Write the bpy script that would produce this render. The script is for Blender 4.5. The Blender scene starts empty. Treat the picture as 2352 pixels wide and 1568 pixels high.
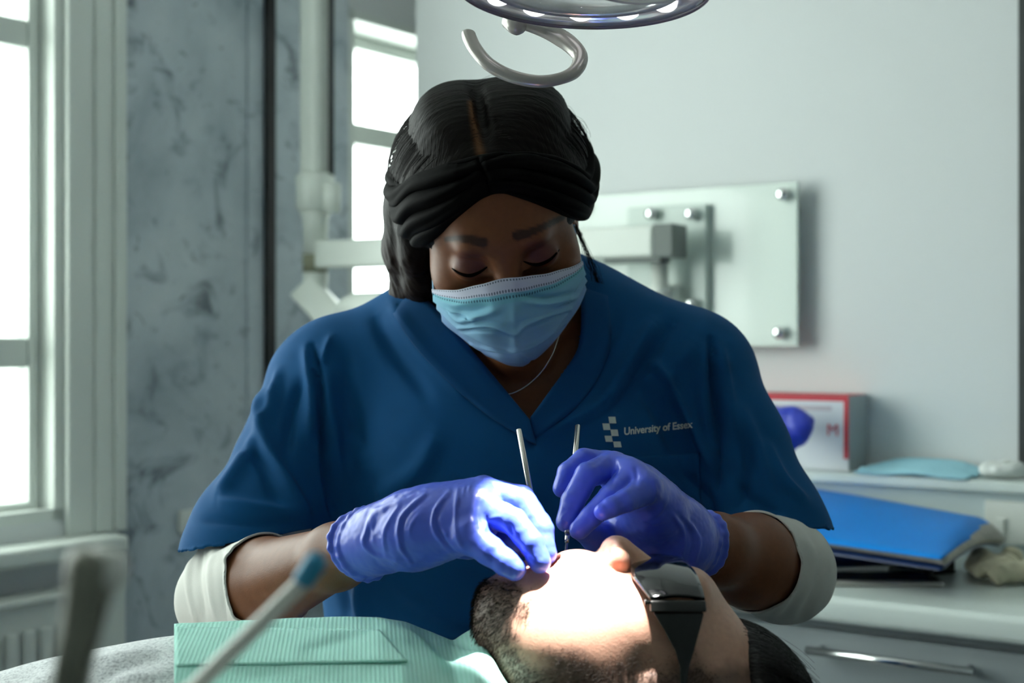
import bpy, bmesh, math, random
import numpy as np
from mathutils import Vector, Matrix
from mathutils.bvhtree import BVHTree

random.seed(7); np.random.seed(7)
SC = bpy.context.scene
COL = SC.collection

# ------------------------------------------------------------------ camera
F, CX, CY, CZ = 3267.0, 1176.0, 784.0, 1.15      # focal length and centre in pixels of the 2352x1568 frame, eye height
cam_d = bpy.data.cameras.new('camera'); cam = bpy.data.objects.new('camera', cam_d); COL.objects.link(cam)
cam.location = (0, 0, CZ); cam.rotation_euler = (math.pi/2, 0, 0)
cam_d.sensor_width = 36.0; cam_d.lens = F*36.0/2352.0; cam_d.clip_start = 0.02
cam_d.dof.use_dof = True; cam_d.dof.focus_distance = 1.16; cam_d.dof.aperture_fstop = 5.6
SC.camera = cam

# ------------------------------------------------------------------ exposure, sky
SC.view_settings.view_transform = 'Standard'; SC.view_settings.look = 'None'
SC.view_settings.gamma = 1.0; SC.view_settings.use_curve_mapping = False
SC.view_settings.exposure = 0.0
SC.cycles.use_light_tree = False; SC.cycles.max_bounces = 6; SC.cycles.diffuse_bounces = 4; SC.cycles.glossy_bounces = 3; SC.cycles.transmission_bounces = 5; SC.cycles.transparent_max_bounces = 6
SC.cycles.sample_clamp_indirect = 6.0
world = bpy.data.worlds.new('overcast_sky'); SC.world = world; world.use_nodes = True
wb = world.node_tree.nodes['Background']
wb.inputs[0].default_value = (0.93, 1.0, 0.968, 1); wb.inputs[1].default_value = 8.6

# ------------------------------------------------------------------ helpers
def S(px, py, d):
    return np.array([(px-CX)/F*d, d, CZ-(py-CY)/F*d])
def PX(V):
    d = V[:, 1]
    return np.stack([CX+V[:, 0]/d*F, CY-(V[:, 2]-CZ)/d*F], 1)
def lin(r, g, b):
    f = lambda c: (c/255.0/12.92) if c/255.0 <= 0.04045 else ((c/255.0+0.055)/1.055)**2.4
    return (f(r), f(g), f(b), 1.0)

def new_mesh(name, V, faces, smooth=True):
    V = np.asarray(V, dtype=np.float32)
    me = bpy.data.meshes.new(name)
    if isinstance(faces, np.ndarray):
        n, k = faces.shape
        li = faces.astype(np.int32).ravel(); ls = (np.arange(n)*k).astype(np.int32)
    else:
        li = np.array([i for f in faces for i in f], dtype=np.int32)
        ls = np.cumsum([0]+[len(f) for f in faces[:-1]]).astype(np.int32); n = len(faces)
    me.vertices.add(len(V)); me.vertices.foreach_set('co', V.ravel())
    me.loops.add(len(li)); me.loops.foreach_set('vertex_index', li)
    me.polygons.add(n); me.polygons.foreach_set('loop_start', ls)
    me.update(calc_edges=True)
    me.polygons.foreach_set('use_smooth', np.full(n, smooth, dtype=bool))
    me.validate()
    return me

def colour_attr(me, C, name='Col'):
    C = np.asarray(C, dtype=np.float32)
    if C.shape[1] == 3: C = np.concatenate([C, np.ones((len(C), 1), np.float32)], 1)
    a = me.color_attributes.new(name, 'FLOAT_COLOR', 'POINT'); a.data.foreach_set('color', C.ravel())

def obj(name, me, mat, parent=None):
    o = bpy.data.objects.new(name, me); COL.objects.link(o)
    if mat is not None and not me.materials: me.materials.append(mat)
    if parent is not None:
        o.parent = parent
        if parent.parent is None: o.matrix_parent_inverse = Matrix.Translation(parent.location).inverted()   # a part of a part: its parent already sits at the origin
    return o
def tag(o, label=None, cat=None, group=None, kind=None):
    if label: o['label'] = label
    if cat: o['category'] = cat
    if group: o['group'] = group
    if kind: o['kind'] = kind
    return o
def thing(name, label, cat, loc, group=None):
    o = bpy.data.objects.new(name, None); COL.objects.link(o); o.location = tuple(loc); o.empty_display_size = 0.05
    return tag(o, label, cat, group)

class MB:                                            # collects shapes into one mesh
    def __init__(s): s.V = []; s.F = []
    def add(s, V, Fs):
        o = len(s.V); s.V.extend([tuple(map(float, v)) for v in V]); s.F.extend([tuple(int(i)+o for i in f) for f in Fs]); return s
    def mesh(s, name, smooth=False): return new_mesh(name, s.V, s.F, smooth)

def bevel(o, w=0.003, seg=2, ang=35):
    m = o.modifiers.new('bevel', 'BEVEL'); m.width = w; m.segments = seg; m.limit_method = 'ANGLE'; m.angle_limit = math.radians(ang)
    o.data.polygons.foreach_set('use_smooth', np.ones(len(o.data.polygons), bool))
    w = o.modifiers.new('normals', 'WEIGHTED_NORMAL'); w.keep_sharp = True
    return o

BOXF = [(0,3,2,1),(4,5,6,7),(0,1,5,4),(1,2,6,5),(2,3,7,6),(3,0,4,7)]
def box_v(x0,x1,y0,y1,z0,z1):
    return [(x0,y0,z0),(x1,y0,z0),(x1,y1,z0),(x0,y1,z0),(x0,y0,z1),(x1,y0,z1),(x1,y1,z1),(x0,y1,z1)]

class Frame:                                         # a vertical wall plane: a along it, n out of it into the room
    def __init__(s, o, e, n): s.o = np.array(o, float); s.e = np.array(e, float); s.n = np.array(n, float)
    def p(s, a, n, z): q = s.o+a*s.e+n*s.n; return (q[0], q[1], z)
    def at(s, px, py=784, off=0.0):                  # pixel -> (a, z) on the plane at distance off
        r = np.array([(px-CX)/F, 1.0]); o = s.o+off*s.n
        A = np.array([[r[0], -s.e[0]], [r[1], -s.e[1]]]); t, a = np.linalg.solve(A, o)
        return a, CZ-(py-CY)/F*t
    def box(s, mb, a0, a1, n0, n1, z0, z1):
        V = [s.p(*c) for c in box_v(a0,a1,n0,n1,z0,z1)]
        mb.add(V, BOXF); return mb
def fbox(fr, name, mat, dims, parent=None, bev=0.0):
    mb = MB(); fr.box(mb, *dims); o = obj(name, fixn(mb.mesh(name)), mat, parent)
    if bev: bevel(o, bev)
    return o
def fixn(me):
    bm = bmesh.new(); bm.from_mesh(me); bmesh.ops.recalc_face_normals(bm, faces=bm.faces[:]); bm.to_mesh(me); bm.free(); return me

def spline(P, n, closed=False):                      # Catmull-Rom through P
    P = np.asarray(P, float); m = len(P)
    idx = np.linspace(0, m if closed else m-1, n, endpoint=not closed)
    out = []
    for t in idx:
        i = int(math.floor(t)); u = t-i
        if closed: g = lambda j: P[j % m]
        else:
            if i >= m-1: i = m-2; u = 1.0
            g = lambda j: P[min(max(j, 0), m-1)]
        p0, p1, p2, p3 = g(i-1), g(i), g(i+1), g(i+2)
        out.append(0.5*((2*p1)+(-p0+p2)*u+(2*p0-5*p1+4*p2-p3)*u*u+(-p0+3*p1-3*p2+p3)*u**3))
    return np.array(out)

def tube(P, R, seg=12, closed=False, caps=True, flat=None, up=None):
    """swept tube; R scalar or per-point; flat=(sx,sy) squashes the section; up fixes the frame"""
    P = np.asarray(P, float); n = len(P)
    R = np.full(n, R, float) if np.isscalar(R) else np.asarray(R, float)
    T = np.gradient(P, axis=0) if not closed else (np.roll(P, -1, 0)-np.roll(P, 1, 0))
    T /= np.linalg.norm(T, axis=1, keepdims=True)+1e-12
    u = np.array(up, float) if up is not None else (np.array([0, 0, 1.]) if abs(T[0][2]) < 0.9 else np.array([1., 0, 0]))
    V = []; fx, fy = flat if flat else (1, 1)
    for i in range(n):
        if up is not None: u = np.array(up, float)
        u = u-T[i]*np.dot(u, T[i]); u /= np.linalg.norm(u)+1e-12
        w = np.cross(T[i], u)
        for k in range(seg):
            a = 2*math.pi*k/seg
            V.append(P[i]+R[i]*(fx*math.cos(a)*w+fy*math.sin(a)*u))
    Fs = []
    for i in range(n if closed else n-1):
        j = (i+1) % n
        for k in range(seg):
            l = (k+1) % seg
            Fs.append((i*seg+k, i*seg+l, j*seg+l, j*seg+k))
    if caps and not closed:
        Fs.append(tuple(range(seg))[::-1]); Fs.append(tuple((n-1)*seg+k for k in range(seg)))
    return V, Fs
def tube_obj(name, P, R, mat, parent=None, **kw):
    return obj(name, new_mesh(name, *tube(P, R, **kw)), mat, parent)
def lathe_axis(a, b, prof, seg=24):
    """profile [(t along a->b in metres, radius)]"""
    a = np.array(a, float); b = np.array(b, float); d = (b-a)/np.linalg.norm(b-a)
    P = [a+d*t for t, r in prof]; R = [max(r, 1e-5) for t, r in prof]
    u = np.array([0, 0, 1.]) if abs(d[2]) < 0.9 else np.array([1., 0, 0])
    u = u-d*np.dot(u, d); u /= np.linalg.norm(u); w = np.cross(d, u)
    V = []; Fs = []
    for p, r in zip(P, R):
        for k in range(seg):
            t = 2*math.pi*k/seg; V.append(p+r*(math.cos(t)*w+math.sin(t)*u))
    for i in range(len(P)-1):
        for k in range(seg):
            l = (k+1) % seg; Fs.append((i*seg+k, i*seg+l, (i+1)*seg+l, (i+1)*seg+k))
    Fs.append(tuple(range(seg))[::-1]); Fs.append(tuple((len(P)-1)*seg+k for k in range(seg)))
    return V, Fs

def grid_faces(nu, nv):
    i = np.arange((nu-1)*(nv-1)); a = i//(nv-1); b = i % (nv-1); q = a*nv+b
    return np.stack([q, q+nv, q+nv+1, q+1], 1)

# ---- smooth 3-D value noise
def vnoise(P, seed=0):
    P = np.asarray(P, np.float32); I = np.floor(P).astype(np.int64); f = P-I; f = f*f*(3-2*f)
    def h(i, j, k):
        n = (i*73856093) ^ (j*19349663) ^ (k*83492791) ^ (seed*2654435761)
        n = (n ^ (n >> 13))*1274126177 & 0x7fffffff
        return ((n ^ (n >> 16)) & 0xffff).astype(np.float32)/32767.5-1
    x, y, z = I[:, 0], I[:, 1], I[:, 2]; u, v, w = f[:, 0], f[:, 1], f[:, 2]
    L = lambda a, b, t: a+(b-a)*t
    return L(L(L(h(x,y,z), h(x+1,y,z), u), L(h(x,y+1,z), h(x+1,y+1,z), u), v),
             L(L(h(x,y,z+1), h(x+1,y,z+1), u), L(h(x,y+1,z+1), h(x+1,y+1,z+1), u), v), w)

# ---- signed-distance modelling: smooth unions of tapered limbs and ellipsoids, meshed by surface nets
class Sdf:
    def __init__(s): s.prims = []
    def _add(s, f, c, R, k, op): s.prims.append((f, np.asarray(c, np.float32), float(R), float(k), op)); return s
    def cone(s, a, b, ra, rb=None, k=0.01, op='u'):
        a = np.asarray(a, np.float32); b = np.asarray(b, np.float32); rb = ra if rb is None else rb
        ab = b-a; L2 = float(ab@ab)+1e-12
        def f(P):
            t = np.clip(((P-a)@ab)/L2, 0, 1)
            return np.linalg.norm(P-a-t[..., None]*ab, axis=-1)-(ra+(rb-ra)*t)
        return s._add(f, (a+b)/2, math.sqrt(L2)/2+max(ra, rb), k, op)
    def chain(s, pts, rad, k=0.008, op='u'):
        for i in range(len(pts)-1): s.cone(pts[i], pts[i+1], rad[i], rad[i+1], k, op)
        return s
    def ell(s, c, r, R=None, k=0.01, op='u'):
        c = np.asarray(c, np.float32); r = np.asarray(r, np.float32); M = np.eye(3, dtype=np.float32) if R is None else np.asarray(R, np.float32)
        def f(P):
            q = (P-c)@M
            k0 = np.linalg.norm(q/r, axis=-1); k1 = np.linalg.norm(q/(r*r), axis=-1)+1e-9
            return k0*(k0-1)/k1
        return s._add(f, c, float(r.max()), k, op)
    def rbox(s, c, hs, rd, R=None, k=0.01, op='u'):
        c = np.asarray(c, np.float32); hs = np.asarray(hs, np.float32); M = np.eye(3, dtype=np.float32) if R is None else np.asarray(R, np.float32)
        def f(P):
            q = np.abs((P-c)@M)-(hs-rd)
            return np.linalg.norm(np.maximum(q, 0), axis=-1)+np.minimum(q.max(-1), 0)-rd
        return s._add(f, c, float(np.linalg.norm(hs)), k, op)
    def ev(s, P, cen, brad):
        out = np.full(P.shape[:-1], 0.5, np.float32)
        for f, c, R, k, op in s.prims:
            sel = np.nonzero(np.linalg.norm(cen-c, axis=1) < R+brad+k+0.02)[0]
            if not len(sel): continue
            d = f(P[sel]).astype(np.float32); a = out[sel]
            if op == 'u':
                h = np.maximum(k-np.abs(a-d), 0)/k; out[sel] = np.minimum(a, d)-h*h*k*0.25
            elif op == 's':
                h = np.maximum(k-np.abs(a+d), 0)/k; out[sel] = np.maximum(a, -d)+h*h*k*0.25
        return out
    def mesh(s, h, smooth=2, lo=None, hi=None):
        B = 8
        if lo is None:
            lo = np.min([c-R for f, c, R, k, op in s.prims if op == 'u'], 0)-3*h
            hi = np.max([c+R for f, c, R, k, op in s.prims if op == 'u'], 0)+3*h
        nb = np.ceil((hi-lo)/(h*B)).astype(int)
        ii = np.stack(np.meshgrid(*[np.arange(n) for n in nb], indexing='ij'), -1).reshape(-1, 3)
        cen = (lo+(ii+0.5)*B*h).astype(np.float32); hd = B*h*0.5*1.733
        D = s.ev(cen[:, None, :], cen, hd)[:, 0]
        act = np.nonzero(np.abs(D) < hd*1.5+0.004)[0]
        G = np.repeat(np.repeat(np.repeat(D.reshape(nb), B, 0), B, 1), B, 2).astype(np.float32)
        loc = np.stack(np.meshgrid(*[np.arange(B)]*3, indexing='ij'), -1).reshape(-1, 3)
        G6 = G.reshape(nb[0], B, nb[1], B, nb[2], B)
        for st in range(0, len(act), 4000):
            a = act[st:st+4000]
            P = (lo+(ii[a][:, None, :]*B+loc[None])*h).astype(np.float32)
            v = s.ev(P, cen[a], hd).reshape(len(a), B, B, B)
            G6[ii[a, 0], :, ii[a, 1], :, ii[a, 2], :] = v
        return nets(G, lo, h, smooth)

def nets(G, lo, h, smooth=2):
    sg = G < 0
    c = sg[:-1, :-1, :-1].astype(np.int8)
    tot = np.zeros_like(c)
    for dx in (0, 1):
        for dy in (0, 1):
            for dz in (0, 1):
                tot += sg[dx:sg.shape[0]-1+dx, dy:sg.shape[1]-1+dy, dz:sg.shape[2]-1+dz]
    cells = np.argwhere((tot > 0) & (tot < 8))
    vid = np.full(c.shape, -1, np.int32); vid[tuple(cells.T)] = np.arange(len(cells))
    cor = np.array([(x, y, z) for x in (0, 1) for y in (0, 1) for z in (0, 1)])
    val = np.stack([G[cells[:, 0]+o[0], cells[:, 1]+o[1], cells[:, 2]+o[2]] for o in cor], 1)
    acc = np.zeros((len(cells), 3), np.float32); cnt = np.zeros(len(cells), np.float32)
    for i in range(8):
        for j in range(i+1, 8):
            if np.abs(cor[i]-cor[j]).sum() != 1: continue
            m = (val[:, i] < 0) != (val[:, j] < 0)
            t = val[m, i]/(val[m, i]-val[m, j])
            acc[m] += cor[i]+(cor[j]-cor[i])*t[:, None]; cnt[m] += 1
    V = lo+(cells+acc/cnt[:, None])*h
    quads = []
    for ax in range(3):
        sl0 = [slice(None)]*3; sl1 = [slice(None)]*3; sl0[ax] = slice(0, -1); sl1[ax] = slice(1, None)
        a = sg[tuple(sl0)]; b = sg[tuple(sl1)]
        e = np.argwhere(a != b); u, w = (ax+1) % 3, (ax+2) % 3
        ok = (e[:, u] > 0) & (e[:, w] > 0) & (e[:, u] < G.shape[u]-1) & (e[:, w] < G.shape[w]-1); e = e[ok]
        def g(du, dw):
            q = e.copy(); q[:, u] += du; q[:, w] += dw; return vid[tuple(q.T)]
        Q = np.stack([g(-1, -1), g(0, -1), g(0, 0), g(-1, 0)], 1)
        flip = ~a[tuple(e.T)]
        Q[flip] = Q[flip][:, ::-1]
        quads.append(Q)
    Q = np.concatenate(quads); Q = Q[(Q >= 0).all(1)]
    V = V.astype(np.float32)
    V = relax(V, Q, smooth)
    return V, Q

def relax(V, Q, it, lam=0.5, mu=-0.53):
    if it <= 0: return V
    E = np.concatenate([Q[:, [0, 1]], Q[:, [1, 2]], Q[:, [2, 3]], Q[:, [3, 0]]]); n = len(V)
    deg = np.bincount(E[:, 0], minlength=n)+np.bincount(E[:, 1], minlength=n)
    for i in range(it*2):
        A = np.stack([np.bincount(E[:, 0], V[E[:, 1], c], n)+np.bincount(E[:, 1], V[E[:, 0], c], n) for c in range(3)], 1)
        V = V+(lam if i % 2 == 0 else mu)*(A/np.maximum(deg, 1)[:, None]-V)
    return V.astype(np.float32)

def normals(V, Q):
    n = np.cross(V[Q[:, 2]]-V[Q[:, 0]], V[Q[:, 3]]-V[Q[:, 1]])
    N = np.zeros_like(V)
    for c in range(3):
        for k in range(4): N[:, c] += np.bincount(Q[:, k], n[:, c], len(V))
    return N/(np.linalg.norm(N, axis=1, keepdims=True)+1e-12)

def poly_dist(X, poly):
    """distance of 2-D/3-D points to a polyline and the parameter 0..1 along it"""
    poly = np.asarray(poly, float); best = np.full(len(X), 1e9); par = np.zeros(len(X)); n = len(poly)-1
    for i in range(n):
        a, b = poly[i], poly[i+1]; ab = b-a
        t = np.clip(((X-a)@ab)/(ab@ab+1e-12), 0, 1); d = np.linalg.norm(X-a-t[:, None]*ab, axis=1)
        m = d < best; best[m] = d[m]; par[m] = (i+t[m])/n
    return best, par

def folds(V, Q, lst, zmax=None):
    """raise ridges / sink valleys along creases given on the side that faces the camera: (points, height m, width px)"""
    N = normals(V, Q); X = PX(V); view = V-np.array([0, 0, CZ]); view = view/np.linalg.norm(view, axis=1, keepdims=True)
    nvw = (N*view).sum(1)
    if (nvw < 0).mean() < 0.25: N = -N; nvw = -nvw      # an open sheet wound the other way
    face = np.clip(-nvw*3+0.25, 0, 1)
    if zmax is not None: face = face*(V[:, 1] < zmax)
    D = np.zeros(len(V))
    for poly, amp, w in lst:
        poly = np.asarray(poly, float)
        if len(poly) > 2: poly = spline(poly, len(poly)*6)
        lo = poly.min(0)-3*w; hi = poly.max(0)+3*w
        m = np.nonzero((X[:, 0] > lo[0]) & (X[:, 0] < hi[0]) & (X[:, 1] > lo[1]) & (X[:, 1] < hi[1]) & (face > 0))[0]
        if not len(m): continue
        d, t = poly_dist(X[m], poly)
        D[m] += amp*np.exp(-(d/w)**2)*np.sin(np.pi*np.clip(t*0.94+0.03, 0, 1))**0.5*face[m]
    return (V+N*D[:, None]).astype(np.float32)

def in_poly(X, poly):
    poly = np.asarray(poly, float); ins = np.zeros(len(X), bool); j = len(poly)-1
    for i in range(len(poly)):
        xi, yi = poly[i]; xj, yj = poly[j]
        c = ((yi > X[:, 1]) != (yj > X[:, 1])) & (X[:, 0] < (xj-xi)*(X[:, 1]-yi)/(yj-yi+1e-12)+xi)
        ins ^= c; j = i
    return ins

def cut(V, Q, keep_sd):
    """drop what lies beyond keep_sd>0 and pull the rim onto it; keep_sd: (signed distance, plane normal) lists"""
    for sd, nrm in keep_sd:
        out = sd > 0
        keep = ~(out[Q].all(1)); Q = Q[keep]
        rim = np.unique(Q[out[Q]])
        V[rim] -= sd[rim][:, None]*nrm
    return compact(V, Q)
def joined(V, Q, V2, Q2): return np.concatenate([V, V2]).astype(np.float32), np.concatenate([Q, Q2+len(V)])
def compact(V, Q):
    u, inv = np.unique(Q, return_inverse=True)
    return V[u], inv.reshape(Q.shape)
def bvh(V, Q): return BVHTree.FromPolygons([tuple(v) for v in V.tolist()], Q.tolist())
def ray_px(tree, px, py, off=0.0):
    o = Vector((0, 0, CZ)); d = Vector(S(px, py, 1.0))-o; d.normalize()
    h = tree.ray_cast(o, d)
    if h[0] is None: return None
    return np.array(h[0]-d*off)

# ------------------------------------------------------------------ materials
def mat(name, col=(0.8, 0.8, 0.8, 1), rough=0.5, metal=0.0, spec=0.5, **kw):
    m = bpy.data.materials.new(name); m.use_nodes = True; nt = m.node_tree; b = nt.nodes['Principled BSDF']
    b.inputs['Base Color'].default_value = tuple(col); b.inputs['Roughness'].default_value = rough
    b.inputs['Metallic'].default_value = metal; b.inputs['Specular IOR Level'].default_value = spec
    for k, v in kw.items():
        b.inputs[k].default_value = v
    m.diffuse_color = tuple(col)
    return m
def nd(m, t, **kw):
    n = m.node_tree.nodes.new(t)
    for k, v in kw.items(): setattr(n, k, v)
    return n
def bsdf(m): return m.node_tree.nodes['Principled BSDF']
def wire(m, a, b): m.node_tree.links.new(a, b)
def noise_tex(m, scale, detail=3.0, rough=0.5, coord='Object', vec_scale=None, dist=0.0):
    tc = nd(m, 'ShaderNodeTexCoord'); n = nd(m, 'ShaderNodeTexNoise'); n.inputs['Scale'].default_value = scale
    n.inputs['Detail'].default_value = detail; n.inputs['Roughness'].default_value = rough; n.inputs['Distortion'].default_value = dist
    src = tc.outputs[coord]
    if vec_scale:
        mp = nd(m, 'ShaderNodeMapping'); mp.inputs['Scale'].default_value = vec_scale; wire(m, src, mp.inputs['Vector']); src = mp.outputs['Vector']
    wire(m, src, n.inputs['Vector']); return n
def ramp(m, fac, stops):
    r = nd(m, 'ShaderNodeValToRGB'); e = r.color_ramp.elements
    e[0].position, e[0].color = stops[0]; e[1].position, e[1].color = stops[-1]
    for p, c in stops[1:-1]:
        x = e.new(p); x.color = c
    wire(m, fac, r.inputs['Fac']); return r
def add_bump(m, height, strength=0.2, dist=0.001):
    b = nd(m, 'ShaderNodeBump'); b.inputs['Strength'].default_value = strength; b.inputs['Distance'].default_value = dist
    wire(m, height, b.inputs['Height'])
    old = bsdf(m).inputs['Normal'].links
    if old: wire(m, old[0].from_socket, b.inputs['Normal'])
    wire(m, b.outputs['Normal'], bsdf(m).inputs['Normal']); return b
def use_attr(m, name='Col'):
    a = nd(m, 'ShaderNodeAttribute'); a.attribute_name = name
    wire(m, a.outputs['Color'], bsdf(m).inputs['Base Color']); return a
def mottle(m, scale, amount, detail=3, rough_amt=0.0):
    """gentle colour variation on top of whatever feeds Base Color"""
    n = noise_tex(m, scale, detail); mx = nd(m, 'ShaderNodeMix'); mx.data_type = 'RGBA'; mx.blend_type = 'MULTIPLY'
    mx.inputs['Factor'].default_value = 1.0
    r = ramp(m, n.outputs['Fac'], [(0.3, (1-amount,)*3+(1,)), (0.7, (1+amount*0.3,)*3+(1,))])
    bc = bsdf(m).inputs['Base Color']
    if bc.links: wire(m, bc.links[0].from_socket, mx.inputs[6])
    else: mx.inputs[6].default_value = bc.default_value
    wire(m, r.outputs['Color'], mx.inputs[7]); wire(m, mx.outputs[2], bc); return n

# ================================================================== the room
W1 = Frame((-0.199, 2.947), (0.817, -0.577), (-0.577, -0.817))     # white wall behind the dentist
W2 = Frame((-0.403, 3.091), (0.577, 0.817), (0.817, -0.577))       # window wall
ZC = 2.62

M_wall = mat('white_wall_paint', lin(222, 226, 226), 0.6)
n_ = noise_tex(M_wall, 60, 2); add_bump(M_wall, n_.outputs['Fac'], 0.05, 0.001); mottle(M_wall, 1.6, 0.04, 2)
M_wall2 = mat('grey_blue_wall_paint', lin(172, 182, 184), 0.6); mottle(M_wall2, 1.6, 0.04, 2)
M_ceil = mat('ceiling_paint', lin(232, 234, 232), 0.8); mottle(M_ceil, 2, 0.03)
M_trim = mat('white_gloss_trim', lin(220, 226, 220), 0.32); mottle(M_trim, 3, 0.05)
M_floor = mat('grey_vinyl_floor', lin(120, 124, 124), 0.4); mottle(M_floor, 40, 0.2)
M_black = mat('black_trim', lin(14, 16, 16), 0.5); mottle(M_black, 20, 0.2)
M_dark = mat('dark_grey_trim', lin(52, 58, 58), 0.5); mottle(M_dark, 20, 0.2)
# grey marble-effect wall covering: cloudy blue-grey with dark blotches and veins
M_marble = mat('marbled_grey_covering', lin(140, 152, 160), 0.42)
n1 = noise_tex(M_marble, 3.2, 4, 0.6, dist=0.4); n2 = noise_tex(M_marble, 9.0, 5, 0.62, dist=1.2); n3 = noise_tex(M_marble, 17.0, 2, 0.5, dist=2.6)
r1 = ramp(M_marble, n1.outputs['Fac'], [(0.28, lin(146, 160, 168)), (0.5, lin(186, 197, 204)), (0.72, lin(206, 214, 219))])
r2 = ramp(M_marble, n2.outputs['Fac'], [(0.32, (0.12, 0.14, 0.16, 1)), (0.40, (0.72, 0.75, 0.77, 1)), (0.46, (1, 1, 1, 1))])
r3 = ramp(M_marble, n3.outputs['Fac'], [(0.27, (0.30, 0.33, 0.35, 1)), (0.34, (1, 1, 1, 1))])
mx1 = nd(M_marble, 'ShaderNodeMix', data_type='RGBA', blend_type='MULTIPLY'); mx1.inputs['Factor'].default_value = 0.8
wire(M_marble, r1.outputs['Color'], mx1.inputs[6]); wire(M_marble, r2.outputs['Color'], mx1.inputs[7])
mx2 = nd(M_marble, 'ShaderNodeMix', data_type='RGBA', blend_type='MULTIPLY'); mx2.inputs['Factor'].default_value = 0.6
wire(M_marble, mx1.outputs[2], mx2.inputs[6]); wire(M_marble, r3.outputs['Color'], mx2.inputs[7]); wire(M_marble, mx2.outputs[2], bsdf(M_marble).inputs['Base Color'])
# window glass: thin, nearly clear
M_glass = bpy.data.materials.new('window_glass'); M_glass.use_nodes = True
nt = M_glass.node_tree; nt.nodes.clear(); go = nt.nodes.new('ShaderNodeOutputMaterial'); gt = nt.nodes.new('ShaderNodeBsdfTransparent'); gg = nt.nodes.new('ShaderNodeBsdfGlossy')
gg.inputs['Roughness'].default_value = 0.02; gt.inputs[0].default_value = (0.96, 0.98, 0.97, 1); gm = nt.nodes.new('ShaderNodeMixShader'); gm.inputs[0].default_value = 0.06
nt.links.new(gt.outputs[0], gm.inputs[1]); nt.links.new(gg.outputs[0], gm.inputs[2]); nt.links.new(gm.outputs[0], go.inputs[0])

def st(o): o['kind'] = 'structure'; return o

# floor and ceiling cover the whole room
mb = MB(); W1.box(mb, -0.9, 4.3, -1.02, 4.4, -0.06, 0.0); st(obj('floor', fixn(mb.mesh('floor')), M_floor))
mb = MB(); W1.box(mb, -0.9, 4.3, -1.02, 4.4, ZC, ZC+0.06); st(obj('ceiling', fixn(mb.mesh('ceiling')), M_ceil))
# white wall (a partition whose free end hides part of the far window), alcove wall behind it, and the two walls behind the camera
st(fbox(W1, 'wall_back', M_wall, (0.0, 4.1, -0.12, 0.0, 0, ZC)))
st(fbox(W1, 'wall_alcove', M_wall, (-0.6, 4.2, -1.02, -0.92, 0, ZC)))
st(fbox(W1, 'wall_right', M_wall2, (4.1, 4.2, -1.02, 4.3, 0, ZC)))
st(fbox(W1, 'wall_front', M_wall2, (-0.6, 4.2, 4.2, 4.3, 0, ZC)))

# ---- window wall with its two openings
aR1, zB1 = W2.at(146, 1192); aL1 = aR1-1.95
zT1 = 2.30
aL2, zT2 = W2.at(800, 20); aR2 = 0.72; zB2 = W2.at(800, 712)[1]
aM = W2.at(272)[0]                                   # where the white casing ends and the marbled covering starts
TH = 0.22
mb = MB()
W2.box(mb, -4.6, aL1, -TH, 0, 0, ZC); W2.box(mb, aR1, aM, -TH, 0, 0, ZC)
W2.box(mb, aL1, aR1, -TH, 0, 0, zB1); W2.box(mb, aL1, aR1, -TH, 0, zT1, ZC)
W2.box(mb, aM, 1.1, -TH, -0.012, 0, zB2); W2.box(mb, aM, aL2, -TH, -0.012, zB2, ZC); W2.box(mb, aL2, 1.1, -TH, -0.012, zT2, ZC); W2.box(mb, aR2, 1.1, -TH, -0.012, zB2, zT2)
wl = st(obj('wall_left', fixn(mb.mesh('wall_left')), M_wall))
# marbled covering sheets and their trims
aS0, aS1 = W2.at(566)[0], W2.at(580)[0]; aK0, aK1 = W2.at(606)[0], W2.at(624)[0]
for i, (a0, a1) in enumerate(((aM, aS0), (aS1, aK0), (aK1, aL2))):
    o = fbox(W2, 'wall_covering', M_marble, (a0, a1, -0.012, 0.0, 0.0, ZC), wl)
st(fbox(W2, 'trim_1', M_marble, (aS0, aS1, -0.012, 0.004, 0.0, ZC)))
st(fbox(W2, 'trim_2', M_black, (aK0, aK1, -0.012, 0.012, 0.0, ZC)))

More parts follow.
